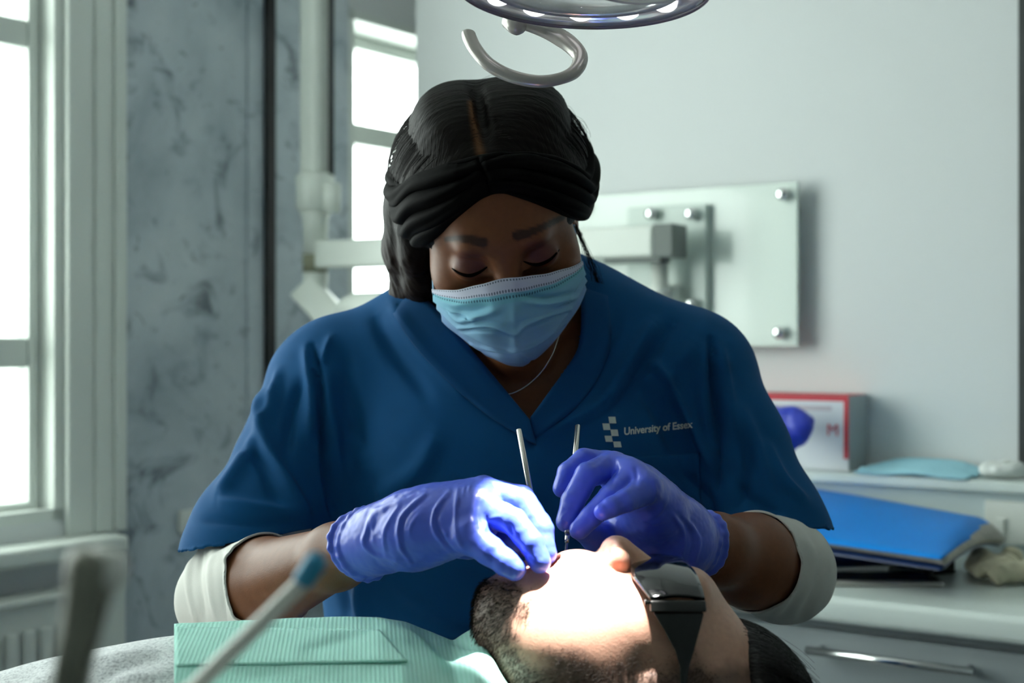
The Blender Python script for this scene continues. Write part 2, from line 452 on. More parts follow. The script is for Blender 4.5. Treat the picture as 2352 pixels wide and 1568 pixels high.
def window(name, aL, aR, zB, zT, transoms, casing, glass_n=-0.13, rail=0.05, lip=0.0):
    w = bpy.data.objects.new(name, None); COL.objects.link(w); w.location = W2.p((aL+aR)/2, 0, zB); w['kind'] = 'structure'
    # lining of the reveal
    mb = MB(); t = 0.02
    W2.box(mb, aR-t, aR, -TH, 0.0, zB, zT); W2.box(mb, aL, aL+t, -TH, 0.0, zB, zT)
    W2.box(mb, aL, aR, -TH, 0.0, zT-t, zT); W2.box(mb, aL, aR, -TH, 0.0, zB, zB+t)
    obj('window_lining', fixn(mb.mesh('window_lining')), M_trim, w)
    # sash frame
    mb = MB(); g0, g1 = glass_n-0.022, glass_n+0.022; b0, b1 = aL+t+lip, aR-t-lip; c0, c1 = zB+t, zT-t
    W2.box(mb, b1-rail, b1, g0, g1, c0, c1); W2.box(mb, b0, b0+rail, g0, g1, c0, c1)
    W2.box(mb, b0+rail, b1-rail, g0, g1, c0, c0+rail*0.8); W2.box(mb, b0+rail, b1-rail, g0, g1, c1-rail, c1)
    if lip > 0.004:
        for k_ in (0.34, 0.67, 1.0):
            W2.box(mb, b1+lip*(k_-0.33), b1+lip*k_, g0-0.01-0.0*k_, g1+0.006*k_-0.012*(k_ == 0.67), c0, c1); W2.box(mb, b0-lip*k_, b0-lip*(k_-0.33), g0-0.01, g1+0.006*k_, c0, c1)
    o = obj('window_frame', fixn(mb.mesh('window_frame')), M_trim, w); bevel(o, 0.004)
    zs = [c0+rail*0.8]+[z for tr in transoms for z in tr]+[c1-rail]
    for z0, z1 in transoms:
        o = fbox(W2, 'window_rail', M_trim, (b0+rail, b1-rail, g0+0.002, g1-0.002, z0, z1), w, 0.004)
    for i in range(0, len(zs), 2):
        fbox(W2, 'window_pane', M_glass, (b0+rail, b1-rail, glass_n-0.003, glass_n+0.003, zs[i], zs[i+1]), w)
    for i, (c0_, c1_, n1_) in enumerate(casing):      # stepped casing round the opening
        mb = MB()
        W2.box(mb, aR+c0_, aR+c1_, 0.0, n1_, zB-0.03, zT+c1_); W2.box(mb, aL-c1_, aL-c0_, 0.0, n1_, zB-0.03, zT+c1_)
        W2.box(mb, aL-c0_, aR+c0_, 0.0, n1_, zT+c0_, zT+c1_)
        o = obj('window_casing', fixn(mb.mesh('window_casing')), M_trim, w); bevel(o, 0.003)
    return w
c = [W2.at(p)[0]-aR1 for p in (146, 205, 245, 270)]
cas = [(c[0], c[1], 0.014), (c[1], c[2], 0.020), (c[2], c[3], 0.028)]
GN = -0.055; gz = lambda py: W2.at(40, py, GN)[1]
lip1 = aR1-0.02-W2.at(84, 600, GN+0.022)[0]; rail1 = (aR1-0.02-lip1)-W2.at(48, 600, GN)[0]
window('window_1', aL1, aR1, zB1, zT1, [(gz(845), gz(775)), (gz(112), gz(48))], cas, GN, rail1, lip1)
window('window_2', aL2, aR2, zB2, zT2, [(W2.at(835, 338, -0.13)[1], W2.at(835, 290, -0.13)[1])], [(0.0, 0.0, 0.0)][:0], rail=0.03)
# sill below the first window, apron boards
aSill = W2.at(286, 1255, 0.06)[0]
zS1 = W2.at(0, 1268, 0.06)[1]
o = st(fbox(W2, 'trim_3', M_trim, (aL1-0.14, aSill, 0.0, 0.075, zS1-0.030, zS1+0.002), None, 0.008))
o = st(fbox(W2, 'trim_4', M_trim, (aL1-0.12, aM, 0.0, 0.016, zS1+0.002, zB1-0.03), None, 0.003))
aP = W2.at(168, 1450, 0.02)[0]
o = st(fbox(W2, 'trim_5', M_trim, (aP+0.01, W2.at(288, 1450, 0.02)[0], 0.0, 0.022, 0.0, zS1-0.031), None, 0.003))
st(fbox(W2, 'baseboard_left', M_trim, (-4.5, aP, 0.0, 0.015, 0.0, 0.10), None, 0.003))
st(fbox(W1, 'baseboard_back', M_trim, (2.3, 4.1, 0.0, 0.015, 0.0, 0.10), None, 0.003))
st(fbox(W1, 'trim_6', M_dark, (W1.at(2343)[0], W1.at(2343)[0]+0.035, 0.0, 0.012, 0.95, ZC), None, 0.002))

# ---- radiator under the window
M_rad = mat('radiator_enamel', lin(222, 226, 220), 0.35); mottle(M_rad, 5, 0.04)
zR = W2.at(80, 1366, 0.07)[1]; aRr = aP; aRl = aRr-1.4
rad = thing('radiator', 'white ribbed panel radiator under the window sill', 'radiator', W2.p((aRl+aRr)/2, 0.06, zR-0.60))
fbox(W2, 'back_panel', M_rad, (aRl, aRr, 0.03, 0.045, zR-0.60, zR-0.015), rad, 0.004)
fbox(W2, 'top_grille', M_rad, (aRl-0.004, aRr+0.004, 0.028, 0.092, zR-0.012, zR), rad, 0.003)
fbox(W2, 'front_panel', M_rad, (aRl, aRr, 0.070, 0.076, zR-0.60, zR-0.013), rad, 0.003)
proto = None
a = aRr-0.035
while a > aRl+0.03:
    mb = MB(); W2.box(mb, a-0.011, a+0.011, 0.0762, 0.088, zR-0.57, zR-0.055)
    o = obj('rib', fixn(mb.mesh('rib')), M_rad, rad); bevel(o, 0.007, 3); a -= 0.034
for q in (aRl+0.12, aRr-0.12):
    fbox(W2, 'bracket', M_rad, (q-0.02, q+0.02, 0.0, 0.03, zR-0.5, zR-0.1), rad)
    mb = MB(); V_, F_ = tube([W2.p(q, 0.06, zR-0.6), W2.p(q, 0.06, 0.0)], 0.008); mb.add(V_, F_); obj('pipe', mb.mesh('pipe', True), M_rad, rad)

# small white socket low on the marbled wall
M_plastic = mat('white_plastic', lin(228, 232, 226), 0.35); mottle(M_plastic, 8, 0.03)
aq, zq = W2.at(432, 1195)
sk = thing('wall_socket', 'small white wall socket on the marbled wall, left of the dentist\'s arm', 'socket', W2.p(aq, 0, zq-0.04))
o = fbox(W2, 'face_plate', M_plastic, (aq-0.03, aq+0.06, 0.0, 0.012, zq-0.022, zq+0.022), sk, 0.004)
fbox(W2, 'rocker_switch', M_plastic, (aq-0.01, aq+0.006, 0.0121, 0.016, zq-0.012, zq+0.012), sk, 0.002)

# ================================================================== frosted panel on the white wall, jointed support arm
M_acr = mat('frosted_acrylic', lin(222, 234, 226), 0.25, **{'Transmission Weight': 0.0, 'Coat Weight': 0.4}); mottle(M_acr, 2.5, 0.05)
M_acr2 = mat('frosted_acrylic_edge', lin(206, 220, 212), 0.3); mottle(M_acr2, 5, 0.05)
M_chrome = mat('chrome', (0.75, 0.76, 0.76, 1), 0.15, 1.0); mottle(M_chrome, 9, 0.06)
M_cream = mat('cream_enamel', lin(226, 232, 224), 0.3); mottle(M_cream, 6, 0.03)
M_olive = mat('khaki_band', lin(140, 142, 118), 0.5); mottle(M_olive, 6, 0.06)
M_grey = mat('grey_cap', lin(112, 120, 116), 0.5); mottle(M_grey, 12, 0.08)
def knob(fr, a, z, n0, n1, r, parent, name='standoff_knob', m=None):
    V_, F_ = lathe_axis(fr.p(a, n0, z), fr.p(a, n1+0.006, z), [(0, r*0.55), (n1-n0-0.008, r*0.55), (n1-n0-0.008, r*0.98), (n1-n0, r), (n1-n0+0.004, r*0.9), (n1-n0+0.006, r*0.6)], 20)
    mb = MB(); mb.add(V_, F_); return obj(name, mb.mesh(name, True), m or M_chrome, parent)
n_big = 0.035
aB0 = W1.at(1322, 600, n_big)[0]; aB1, zBt = W1.at(1832, 416, n_big); zBb = W1.at(1832, 796, n_big)[1]
pan = thing('frosted_panel', 'large frosted acrylic panel on round stand-offs, on the white wall', 'wall panel', W1.p((aB0+aB1)/2, 0, zBb))
fbox(W1, 'sheet', M_acr, (aB0, aB1, n_big-0.008, n_big, zBb, zBt), pan, 0.002)
for px, py in ((1803, 447), (1795, 764)):
    a, z = W1.at(px, py, n_big); knob(W1, a, z, 0.0, n_big+0.012, 0.011, pan)
    knob(W1, aB0+(aB1-a), z, 0.0, n_big+0.012, 0.011, pan)
n_sm = 0.052
aC0, zCt = W1.at(1440, 478, n_sm); aC1 = W1.at(1622, 478, n_sm)[0]; zCb = W1.at(1622, 722, n_sm)[1]
arm = thing('xray_arm', 'cream jointed wall arm reaching left behind the dentist, hanging down beside the window', 'wall arm', W1.p((aC0+aC1)/2, 0, zCb))
fbox(W1, 'wall_plate', M_acr2, (aC0, aC1, n_big+0.001, n_sm, zCb, zCt), arm, 0.003)
for px in (1503, 1594):
    a, z = W1.at(px, 492, n_sm); knob(W1, a, z, n_sm, n_sm+0.014, 0.011, arm)
    a, z = W1.at(px, 700, n_sm); knob(W1, a, z, n_sm, n_sm+0.014, 0.011, arm)
# bearing column on the plate
aPv, zPv = W1.at(1506, 600, 0.11)
pc = np.array(W1.p(aPv, 0.095, 0))
def vcyl(name, c, z0, z1, prof, m, parent, seg=28):
    V_, F_ = lathe_axis((c[0], c[1], z0), (c[0], c[1], z1), prof, seg); mb = MB(); mb.add(V_, F_); return obj(name, mb.mesh(name, True), m, parent)
d_ = 2.5; zz = lambda py, d: CZ-(py-CY)/F*d
z0, z1 = zz(700, d_), zz(588, d_); Lz = z1-z0
vcyl('bearing_column', pc, z0, z1, [(0, 0.010), (0.002, 0.014), (0.02, 0.014), (0.021, 0.018), (0.034, 0.018), (0.035, 0.015), (Lz, 0.015)], M_cream, arm)
fbox(W1, 'bracket', M_cream, (aPv-0.02, aPv+0.02, n_sm+0.0005, 0.081, z0+0.01, z0+0.035), arm, 0.003)
# horizontal boom, from the bearing to the hanging tube
pR = np.array([(1552-CX)/F*2.46, 2.46]); pL = np.array([(742-CX)/F*2.86, 2.86])
eb = (pL-pR)/np.linalg.norm(pL-pR); nb_ = np.array([eb[1], -eb[0]]);
if nb_[1] > 0: nb_ = -nb_
BF = Frame(pR, eb, nb_); Lb = float(np.linalg.norm(pL-pR)); zb0, zb1 = zz(590, 2.46), zz(517, 2.46)
mb = MB(); BF.box(mb, 0.03, Lb, -0.03, 0.03, zb0, zb1); o = obj('boom', fixn(mb.mesh('boom')), M_cream, arm); bevel(o, 0.006, 3)
mb = MB(); BF.box(mb, -0.008, 0.0295, -0.031, 0.031, zb0-0.001, zb1+0.001); o = obj('end_cap', fixn(mb.mesh('end_cap')), M_grey, arm); bevel(o, 0.002)
mb = MB(); BF.box(mb, 0.02, 0.13, -0.02, 0.02, zb0-0.008, zb0-0.0002); o = obj('boom_base', fixn(mb.mesh('boom_base')), M_grey, arm)
# hanging tube: square section above, round below
dT = 2.86; cT = np.array([(724-CX)/F*dT, dT]); rT = 36/F*dT
TF = Frame(cT, (0.85, -0.527), (-0.527, -0.85))
mb = MB(); TF.box(mb, -rT*0.85, rT*0.72, -rT*0.75, rT*0.75, zz(405, dT), ZC-0.03); o = obj('upper_tube', fixn(mb.mesh('upper_tube')), M_cream, arm); bevel(o, 0.012, 3)
vcyl('cable', np.array(TF.p(rT*1.05, -0.01, 0)[:2]), zz(405, dT), ZC-0.03, [(0, 0.006), (ZC-0.03-zz(405, dT), 0.006)], M_dark, arm)
mb = MB(); TF.box(mb, -rT*1.15, rT*1.15, -rT*1.0, rT*1.0, ZC-0.0295, ZC-0.0005); obj('ceiling_mount', fixn(mb.mesh('ceiling_mount')), M_cream, arm)
L1 = zz(400, dT)-zz(484, dT)
vcyl('collar', cT, zz(484, dT), zz(400, dT), [(0, rT*1.05), (0.004, rT*1.22), (L1-0.004, rT*1.25), (L1, rT*1.1)], M_cream, arm)
vcyl('side_boss', np.array(TF.p(rT*1.35, 0.0, 0)[:2]), zz(490, dT), zz(425, dT), [(0, rT*0.55), (zz(425, dT)-zz(490, dT), rT*0.6)], M_cream, arm)
vcyl('lower_tube', cT, zz(584, dT), zz(484, dT), [(0, rT*0.76), (zz(484, dT)-zz(584, dT)-0.02, rT*0.82), (zz(484, dT)-zz(584, dT), rT*1.04)], M_cream, arm)
vcyl('band', cT, zz(626, dT), zz(584, dT), [(0, rT*0.8), (zz(584, dT)-zz(626, dT), rT*0.8)], M_olive, arm)
vcyl('elbow', cT, zz(690, dT), zz(626, dT), [(0, rT*0.72), (0.02, rT*0.8), (zz(626, dT)-zz(690, dT), rT*0.8)], M_cream, arm)
p0 = S(706, 668, dT); p1 = S(800, 770, dT-0.05)
dq = (p1-p0)/np.linalg.norm(p1-p0); e_ = np.cross(dq, [0, 1, 0]); e_ /= np.linalg.norm(e_); f_ = np.cross(dq, e_)
V_ = [p0+t*dq+a*e_*0.03+b*f_*0.03 for t in (-0.008, np.linalg.norm(p1-p0)) for a, b in ((-1,-1),(1,-1),(1,1),(-1,1))]
mb = MB(); mb.add(V_, BOXF); o = obj('forearm', fixn(mb.mesh('forearm')), M_cream, arm); bevel(o, 0.006, 3)
p0 = S(800, 770, dT-0.05); p1 = S(850, 706, dT-0.15)
mb = MB(); mb.add(*tube(spline([p0, S(806, 715, dT-0.08), p1, S(905, 716, dT-0.2), S(930, 800, dT-0.2)], 24), 0.030, 18)); obj('head_joint', mb.mesh('head_joint', True), M_cream, arm)

# ================================================================== ledge, counter, drawers
NF, NL, ZW, ZL = 0.535, 0.10, 0.817, 0.938
M_lam = mat('white_laminate', lin(216, 226, 222), 0.28); mottle(M_lam, 3, 0.03)
M_ledge = mat('ledge_laminate', lin(206, 220, 222), 0.3); mottle(M_ledge, 3, 0.03)
M_draw = mat('grey_laminate', lin(150, 158, 160), 0.35); mottle(M_draw, 3, 0.03)
aC = 0.55; aE = 2.25
led = thing('wall_ledge', 'white boxed ledge along the white wall above the worktop', 'ledge', W1.p(1.4, 0, ZW))
fbox(W1, 'upstand', M_ledge, (aC, aE, 0.0, NL-0.012, ZW+0.0005, ZL-0.018), led)
fbox(W1, 'top_board', M_lam, (aC, aE, 0.0, NL+0.012, ZL-0.0175, ZL), led, 0.004)
wt = fbox(W1, 'worktop', M_lam, (aC, aE, 0.0, NF, ZW-0.036, ZW), None, 0.010)
tag(wt, 'pale rounded-edge worktop running along the white wall', 'worktop')
aU = W1.at(2440, 1500, NF-0.03)[0]
def cabinet(a0, a1, label):
    t = thing('drawer_cabinet', label, 'cabinet', W1.p((a0+a1)/2, 0.25, 0.0), 'drawer cabinets under the worktop')
    fbox(W1, 'carcass', M_draw, (a0, a1, 0.02, NF-0.045, 0.08, ZW-0.0365), t)
    fbox(W1, 'plinth', M_dark, (a0, a1, 0.05, NF-0.09, 0.0, 0.0795), t)
    zt = ZW-0.050
    for h in (0.165, 0.26, 0.26):
        d = fbox(W1, 'drawer', M_draw, (a0+0.002, a1-0.002, NF-0.0445, NF-0.025, zt-h+0.004, zt), t, 0.002)
        zh = W1.at(2045, 1519, NF)[1] if h < 0.2 else zt-0.05
        h0, h1 = (W1.at(1852, 1500, NF)[0], W1.at(2236, 1540, NF)[0]) if a0 < 1.2 else (a0+0.08, a1-0.08)
        mb = MB(); mb.add(*tube([W1.p(h0, NF, zh), W1.p(h1, NF, zh)], 0.0058, 16))
        for q in (h0+0.012, h1-0.012): mb.add(*tube([W1.p(q, NF-0.026, zh), W1.p(q, NF, zh)], 0.0045, 12))
        obj('bar_handle', mb.mesh('bar_handle', True), M_chrome, d)
        zt -= h
    return t
cabinet(0.62, aU, 'grey drawer cabinet with a long chrome bar handle, below the worktop behind the patient')
cabinet(aU+0.001, aE, 'grey drawer cabinet at the right end of the worktop')

# ---- things on the ledge
M_card = mat('white_card', lin(222, 226, 230), 0.6); mottle(M_card, 5, 0.03)
M_red = mat('red_print', lin(205, 60, 72), 0.6); mottle(M_red, 10, 0.05)
M_pink = mat('faint_print', lin(196, 188, 196), 0.6); mottle(M_pink, 10, 0.05)
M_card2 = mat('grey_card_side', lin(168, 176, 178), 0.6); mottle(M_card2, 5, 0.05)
nG = 0.085
aG1, zG1 = W1.at(1950, 908, nG); aG0 = aG1-0.245; zG0 = ZL+0.0005; zG1 = max(zG1, zG0+0.11)
gb = thing('glove_box', 'white card glove box with red borders, on the ledge', 'box', W1.p((aG0+aG1)/2, 0.04, zG0))
fbox(W1, 'carton', M_card, (aG0, aG1-0.0006, 0.004, nG-0.0008, zG0, zG1-0.0006), gb, 0.0015)
fbox(W1, 'side_print', M_card2, (aG1-0.0006, aG1, 0.004, nG-0.001, zG0, zG1-0.001), gb)
mb = MB(); W1.box(mb, aG0, aG1-0.001, nG-0.0008, nG, zG1-0.010, zG1-0.001); W1.box(mb, aG1-0.009, aG1-0.001, nG-0.0008, nG, zG0+0.02, zG1-0.010); W1.box(mb, aG0, aG1-0.001, 0.005, nG-0.001, zG1-0.0006, zG1)
obj('red_border', fixn(mb.mesh('red_border')), M_red, gb)
fbox(W1, 'print_line', M_pink, (aG0+0.02, aG1-0.03, nG-0.0008, nG-0.0002, zG1-0.026, zG1-0.018), gb)
def letter_on(fr, text, a0, n, z0, height, m, parent, name):
    cu = bpy.data.curves.new(name, 'FONT'); cu.body = text; cu.size = 1.0
    t = bpy.data.objects.new(name, cu); COL.objects.link(t); dg = bpy.context.evaluated_depsgraph_get(); dg.update()
    me = bpy.data.meshes.new_from_object(t.evaluated_get(dg)); bpy.data.objects.remove(t)
    co = np.array([v.co[:] for v in me.vertices]); co -= co.min(0); sc = height/co[:, 1].max(); co *= sc
    for v, c_ in zip(me.vertices, co): v.co = fr.p(a0+c_[0], n, z0+c_[1])
    return obj(name, me, m, parent)
aMk, zMk = W1.at(1901, 1000, nG)
letter_on(W1, 'M', aMk, nG+0.0004, zMk, 0.019, M_red, gb, 'red_letter')
# nitrile glove pulled half out of the box
M_nitB = mat('blue_nitrile_loose', (0.025, 0.05, 0.50, 1), 0.38); mottle(M_nitB, 20, 0.2)
g = Sdf(); dg_ = 2.33
g.chain([S(1775, 965, dg_), S(1820, 962, dg_-0.03), S(1852, 975, dg_-0.05)], [0.022, 0.018, 0.012], 0.012)
g.chain([S(1840, 968, dg_-0.045), S(1832, 1000, dg_-0.05), S(1815, 1035, dg_-0.045)], [0.016, 0.014, 0.006], 0.012)
g.chain([S(1800, 975, dg_-0.02), S(1806, 1010, dg_-0.05), S(1812, 1040, dg_-0.045)], [0.016, 0.012, 0.005], 0.01)
V_, Q_ = g.mesh(0.0025); N_ = normals(V_, Q_); V_ = V_+N_*(0.003*vnoise(V_*70, 3))[:, None]
lg = obj('loose_glove', new_mesh('loose_glove', V_, Q_), M_nitB); tag(lg, 'crumpled blue glove pulled out of the glove box front', 'glove')
# spare mask lying on the ledge
M_mask2 = mat('pale_blue_fabric', lin(168, 222, 238), 0.7); mottle(M_mask2, 40, 0.06)
a0, z_ = W1.at(1992, 1085, 0.06); a1 = W1.at(2246, 1095, 0.06)[0]
nu, nv = 30, 12; V_ = []
for i in range(nu):
    for j in range(nv):
        u = i/(nu-1); v = j/(nv-1); n = 0.012+v*0.105
        z = ZL+0.004+0.018*math.sin(math.pi*min(u*1.0, 1))*(1-v)**1.0+0.003*math.sin(v*20)+0.002*math.sin(u*9+v*3)-max(0, n-0.112)*0.8
        V_.append(W1.p(a0+u*(a1-a0), n, z))
me = new_mesh('spare_mask', V_, grid_faces(nu, nv)); sm = obj('spare_mask', me, M_mask2); so = sm.modifiers.new('t', 'SOLIDIFY'); so.thickness = 0.0018
tag(sm, 'flat pale blue face mask lying on the ledge', 'mask')
# crumpled white tissue beside it
M_tis = mat('white_tissue', lin(226, 230, 226), 0.8); mottle(M_tis, 30, 0.06)
g = Sdf(); c_ = np.array(W1.p(W1.at(2296, 1080, 0.05)[0], 0.052, ZL+0.013)); g.ell(c_, (0.032, 0.026, 0.0135)); g.ell(c_+np.array([0.018, -0.012, 0.002]), (0.022, 0.018, 0.013))
V_, Q_ = g.mesh(0.0025); N_ = normals(V_, Q_); V_ = V_+N_*(0.004*vnoise(V_*90, 5))[:, None]; V_[:, 2] = np.maximum(V_[:, 2], ZL+0.0006)
ts = obj('tissue', new_mesh('tissue', V_, Q_), M_tis); tag(ts, 'crumpled white tissue at the right end of the ledge', 'tissue')
# socket on the upstand
a, z = W1.at(2290, 1190, NL)
s2 = thing('upstand_socket', 'white double socket on the ledge front above the worktop', 'socket', W1.p(a, NL-0.012, ZW+0.03))
fbox(W1, 'face_plate', M_plastic, (a-0.02, a+0.066, NL-0.0118, NL-0.002, ZW+0.025, ZL-0.03), s2, 0.003)
fbox(W1, 'rocker_switch', M_plastic, (a-0.002, a+0.012, NL-0.0019, NL+0.003, ZW+0.04, ZW+0.065), s2, 0.002)

# ---- things on the worktop
def hit(px, py, z): d = (CZ-z)*F/(py-CY); return S(px, py, d)
M_bluefold = mat('bright_blue_plastic', (0.0, 0.23, 0.74, 1), 0.5, spec=0.15); mottle(M_bluefold, 8, 0.06)
M_paper = mat('paper_edge', lin(176, 172, 162), 0.7); mottle(M_paper, 60, 0.2)
M_navy = mat('navy_vinyl', lin(16, 40, 84), 0.3); mottle(M_navy, 20, 0.2)
M_alu = mat('brushed_silver', (0.62, 0.60, 0.56, 1), 0.3, 0.9); mottle(M_alu, 20, 0.05)
M_screen = mat('dark_glass', (0.01, 0.012, 0.015, 1), 0.08); mottle(M_screen, 20, 0.1)
M_beige = mat('beige_latex', lin(206, 200, 172), 0.6); mottle(M_beige, 25, 0.12)
# navy pouch that carries the folder
q0, q1 = hit(1893, 1328, ZW), hit(2110, 1318, ZW)
ee = (q1-q0)[:2]; ee /= np.linalg.norm(ee); PF = Frame(q0[:2], ee, (ee[1], -ee[0]))
po = fbox(PF, 'pouch', M_navy, (-0.05, float(np.linalg.norm((q1-q0)[:2]))+0.03, -0.15, 0.0, ZW+0.012, ZW+0.048), None, 0.012)
tag(po, 'navy vinyl pouch under the blue folder on the worktop', 'pouch')
# folder: bright blue cover, curled at its right edge, with a sheaf of paper
fo = thing('blue_folder', 'bright blue folder with curled right edge, stacked on the navy pouch', 'folder', hit(2020, 1270, ZW+0.045))
A = [hit(1850, 1246, ZW+0.052), hit(2162, 1290, ZW+0.052)]; B_ = [hit(1850, 1150, ZW+0.062), hit(2298, 1226, ZW+0.055)]
nu, nv = 40, 16
def fold_grid(off, ins, curl):
    V = []
    for i in range(nu):
        for j in range(nv):
            u = i/(nu-1); v = ins+(1-ins)*j/(nv-1)
            p = (A[0]*(1-u)+A[1]*u)*(1-v)+(B_[0]*(1-u)+B_[1]*u)*v
            z = p[2]+0.030*math.sin(math.pi*v*0.75)*(0.7+0.3*(1-u))+curl*max(0, u-0.82)**2*0.5*v-0.022*max(0, (u-0.9)/0.1)**2*v+off
            V.append((p[0], p[1], z))
    return V
o = obj('cover', new_mesh('cover', fold_grid(0.004, 0, 0.0), grid_faces(nu, nv)), M_bluefold, fo); q = o.modifiers.new('t', 'SOLIDIFY'); q.thickness = 0.0015
o = obj('paper_sheaf', new_mesh('paper_sheaf', fold_grid(-0.008, 0.05, 0.0), grid_faces(nu, nv)), M_paper, fo); q = o.modifiers.new('t', 'SOLIDIFY'); q.thickness = 0.010; q.offset = 1
o = obj('back_cover', new_mesh('back_cover', fold_grid(-0.0105, 0, 0.0), grid_faces(nu, nv)), M_navy, fo); q = o.modifiers.new('t', 'SOLIDIFY'); q.thickness = 0.0015
# dark stack under the folder's right half
q0, q1 = hit(2112, 1322, ZW), hit(2200, 1318, ZW)
ee = (q1-q0)[:2]; ee /= np.linalg.norm(ee); PF = Frame(q0[:2], ee, (ee[1], -ee[0]))
bk = thing('notebook', 'black notebook wedged under the right half of the blue folder', 'notebook', PF.p(0.03, -0.06, ZW))
w_ = float(np.linalg.norm((q1-q0)[:2]))
fbox(PF, 'cover', M_black, (0.022, w_, -0.13, 0.0, ZW+0.0305, ZW+0.034), bk, 0.001); fbox(PF, 'back_cover', M_black, (0.022, w_, -0.13, 0.0, ZW+0.001, ZW+0.0045), bk, 0.001)
fbox(PF, 'pages', M_dark, (0.024, w_-0.003, -0.128, -0.003, ZW+0.0046, ZW+0.0304), bk)
# phone under the pouch edge
q0, q1 = hit(1905, 1336, ZW+0.006), hit(2168, 1338, ZW+0.006)
ee = (q1-q0)[:2]; Lp = float(np.linalg.norm(ee)); ee /= Lp; PF = Frame(q0[:2], ee, (ee[1], -ee[0]))
ph = thing('phone', 'silver-edged phone lying on the worktop in front of the pouch', 'phone', PF.p(Lp/2, -0.03, ZW))
fbox(PF, 'case', M_alu, (0.0, Lp, -0.075, 0.004, ZW+0.0005, ZW+0.0085), ph, 0.0035); fbox(PF, 'screen', M_screen, (0.004, Lp-0.004, -0.071, 0.0, ZW+0.0086, ZW+0.0092), ph, 0.001)
# crumpled beige gloves
for i, (px, py, s_) in enumerate(((2260, 1318, 1.0), (2325, 1338, 0.9))):
    c_ = hit(px, py, ZW); g = Sdf()
    for k in range(5):
        r = np.random.RandomState(10*i+k); d0 = np.array([(r.rand()-0.5)*0.09, (r.rand()-0.5)*0.06, 0.015+0.012*r.rand()]); d1 = np.array([(r.rand()-0.5)*0.11, (r.rand()-0.5)*0.06, 0.010+0.012*r.rand()])
        g.cone(c_+d0*s_, c_+d1*s_, 0.014, 0.009, 0.012)
    V_, Q_ = g.mesh(0.003); N_ = normals(V_, Q_); V_ = V_+N_*(0.004*vnoise(V_*80, 7+i))[:, None]; V_[:, 2] = np.maximum(V_[:, 2], ZW+0.0006)
    o = obj('latex_glove', new_mesh('latex_glove', V_, Q_), M_beige)
    tag(o, ('crumpled beige glove on the worktop, next to the blue folder', 'crumpled beige glove at the worktop\'s right edge of view, nearer the front')[i], 'glove', 'crumpled beige gloves on the worktop')

# ================================================================== the dentist
M_skinD = mat('dark_brown_skin', (0.10, 0.042, 0.022, 1), 0.48, spec=0.28)
use_attr(M_skinD); n_ = mottle(M_skinD, 160, 0.10); n_ = noise_tex(M_skinD, 900, 2); add_bump(M_skinD, n_.outputs['Fac'], 0.18, 0.0006)
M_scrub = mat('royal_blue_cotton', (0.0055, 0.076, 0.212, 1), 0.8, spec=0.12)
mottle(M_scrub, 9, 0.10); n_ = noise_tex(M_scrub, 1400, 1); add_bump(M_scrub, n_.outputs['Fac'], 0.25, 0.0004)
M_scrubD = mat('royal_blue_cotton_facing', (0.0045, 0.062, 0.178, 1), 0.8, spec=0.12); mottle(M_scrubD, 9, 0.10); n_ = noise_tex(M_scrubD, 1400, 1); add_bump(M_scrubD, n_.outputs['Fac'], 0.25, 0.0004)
M_under = mat('white_jersey', lin(206, 206, 200), 0.85, spec=0.2); mottle(M_under, 25, 0.07); n_ = noise_tex(M_under, 1200, 1); add_bump(M_under, n_.outputs['Fac'], 0.25, 0.0005)
M_nit = mat('violet_blue_nitrile', (0.072, 0.125, 0.66, 1), 0.36, spec=0.5, **{'Subsurface Weight': 0.08, 'Subsurface Scale': 0.003})
mottle(M_nit, 35, 0.05); n_ = noise_tex(M_nit, 130, 4, 0.6, vec_scale=(1.0, 1.0, 0.45), dist=0.6); add_bump(M_nit, n_.outputs['Fac'], 0.07, 0.0018); n_ = noise_tex(M_nit, 1500, 1); add_bump(M_nit, n_.outputs['Fac'], 0.10, 0.0003)
M_hairD = mat('black_hair', (0.009, 0.0065, 0.0055, 1), 0.5, spec=0.10); use_attr(M_hairD)
n_ = noise_tex(M_hairD, 1.0, 3, 0.6, coord='Generated', vec_scale=(14, 210, 14), dist=0.2); add_bump(M_hairD, n_.outputs['Fac'], 0.5, 0.002)
M_strand = mat('black_hair_strands', (0.006, 0.0045, 0.004, 1), 0.45, spec=0.12); mottle(M_strand, 30, 0.3)
M_band = mat('black_jersey', (0.0014, 0.0015, 0.0016, 1), 0.7, spec=0.055); mottle(M_band, 20, 0.15); n_ = noise_tex(M_band, 1300, 1); add_bump(M_band, n_.outputs['Fac'], 0.3, 0.0004)
M_silver = mat('silver', (0.7, 0.68, 0.62, 1), 0.25, 1.0); mottle(M_silver, 50, 0.1)
M_lash = mat('black_lashes', (0.003, 0.002, 0.002, 1), 0.9, spec=0.05); mottle(M_lash, 90, 0.2)

# ---- head frame: bowed 35 degrees, tilted 9.5 degrees
th, ph_ = math.radians(35), math.radians(-9.5)
Rx = np.array([[1, 0, 0], [0, math.cos(th), -math.sin(th)], [0, math.sin(th), math.cos(th)]])
Ry = np.array([[math.cos(ph_), 0, math.sin(ph_)], [0, 1, 0], [-math.sin(ph_), 0, math.cos(ph_)]])
HR = Ry@Rx
HC = S(1162, 604, 1.27)-HR@np.array([0, -0.085, 0.0])
def HW(x, y, z): return HR@np.array([x, y, z])+HC
def to_head(V): return (V-HC)@HR

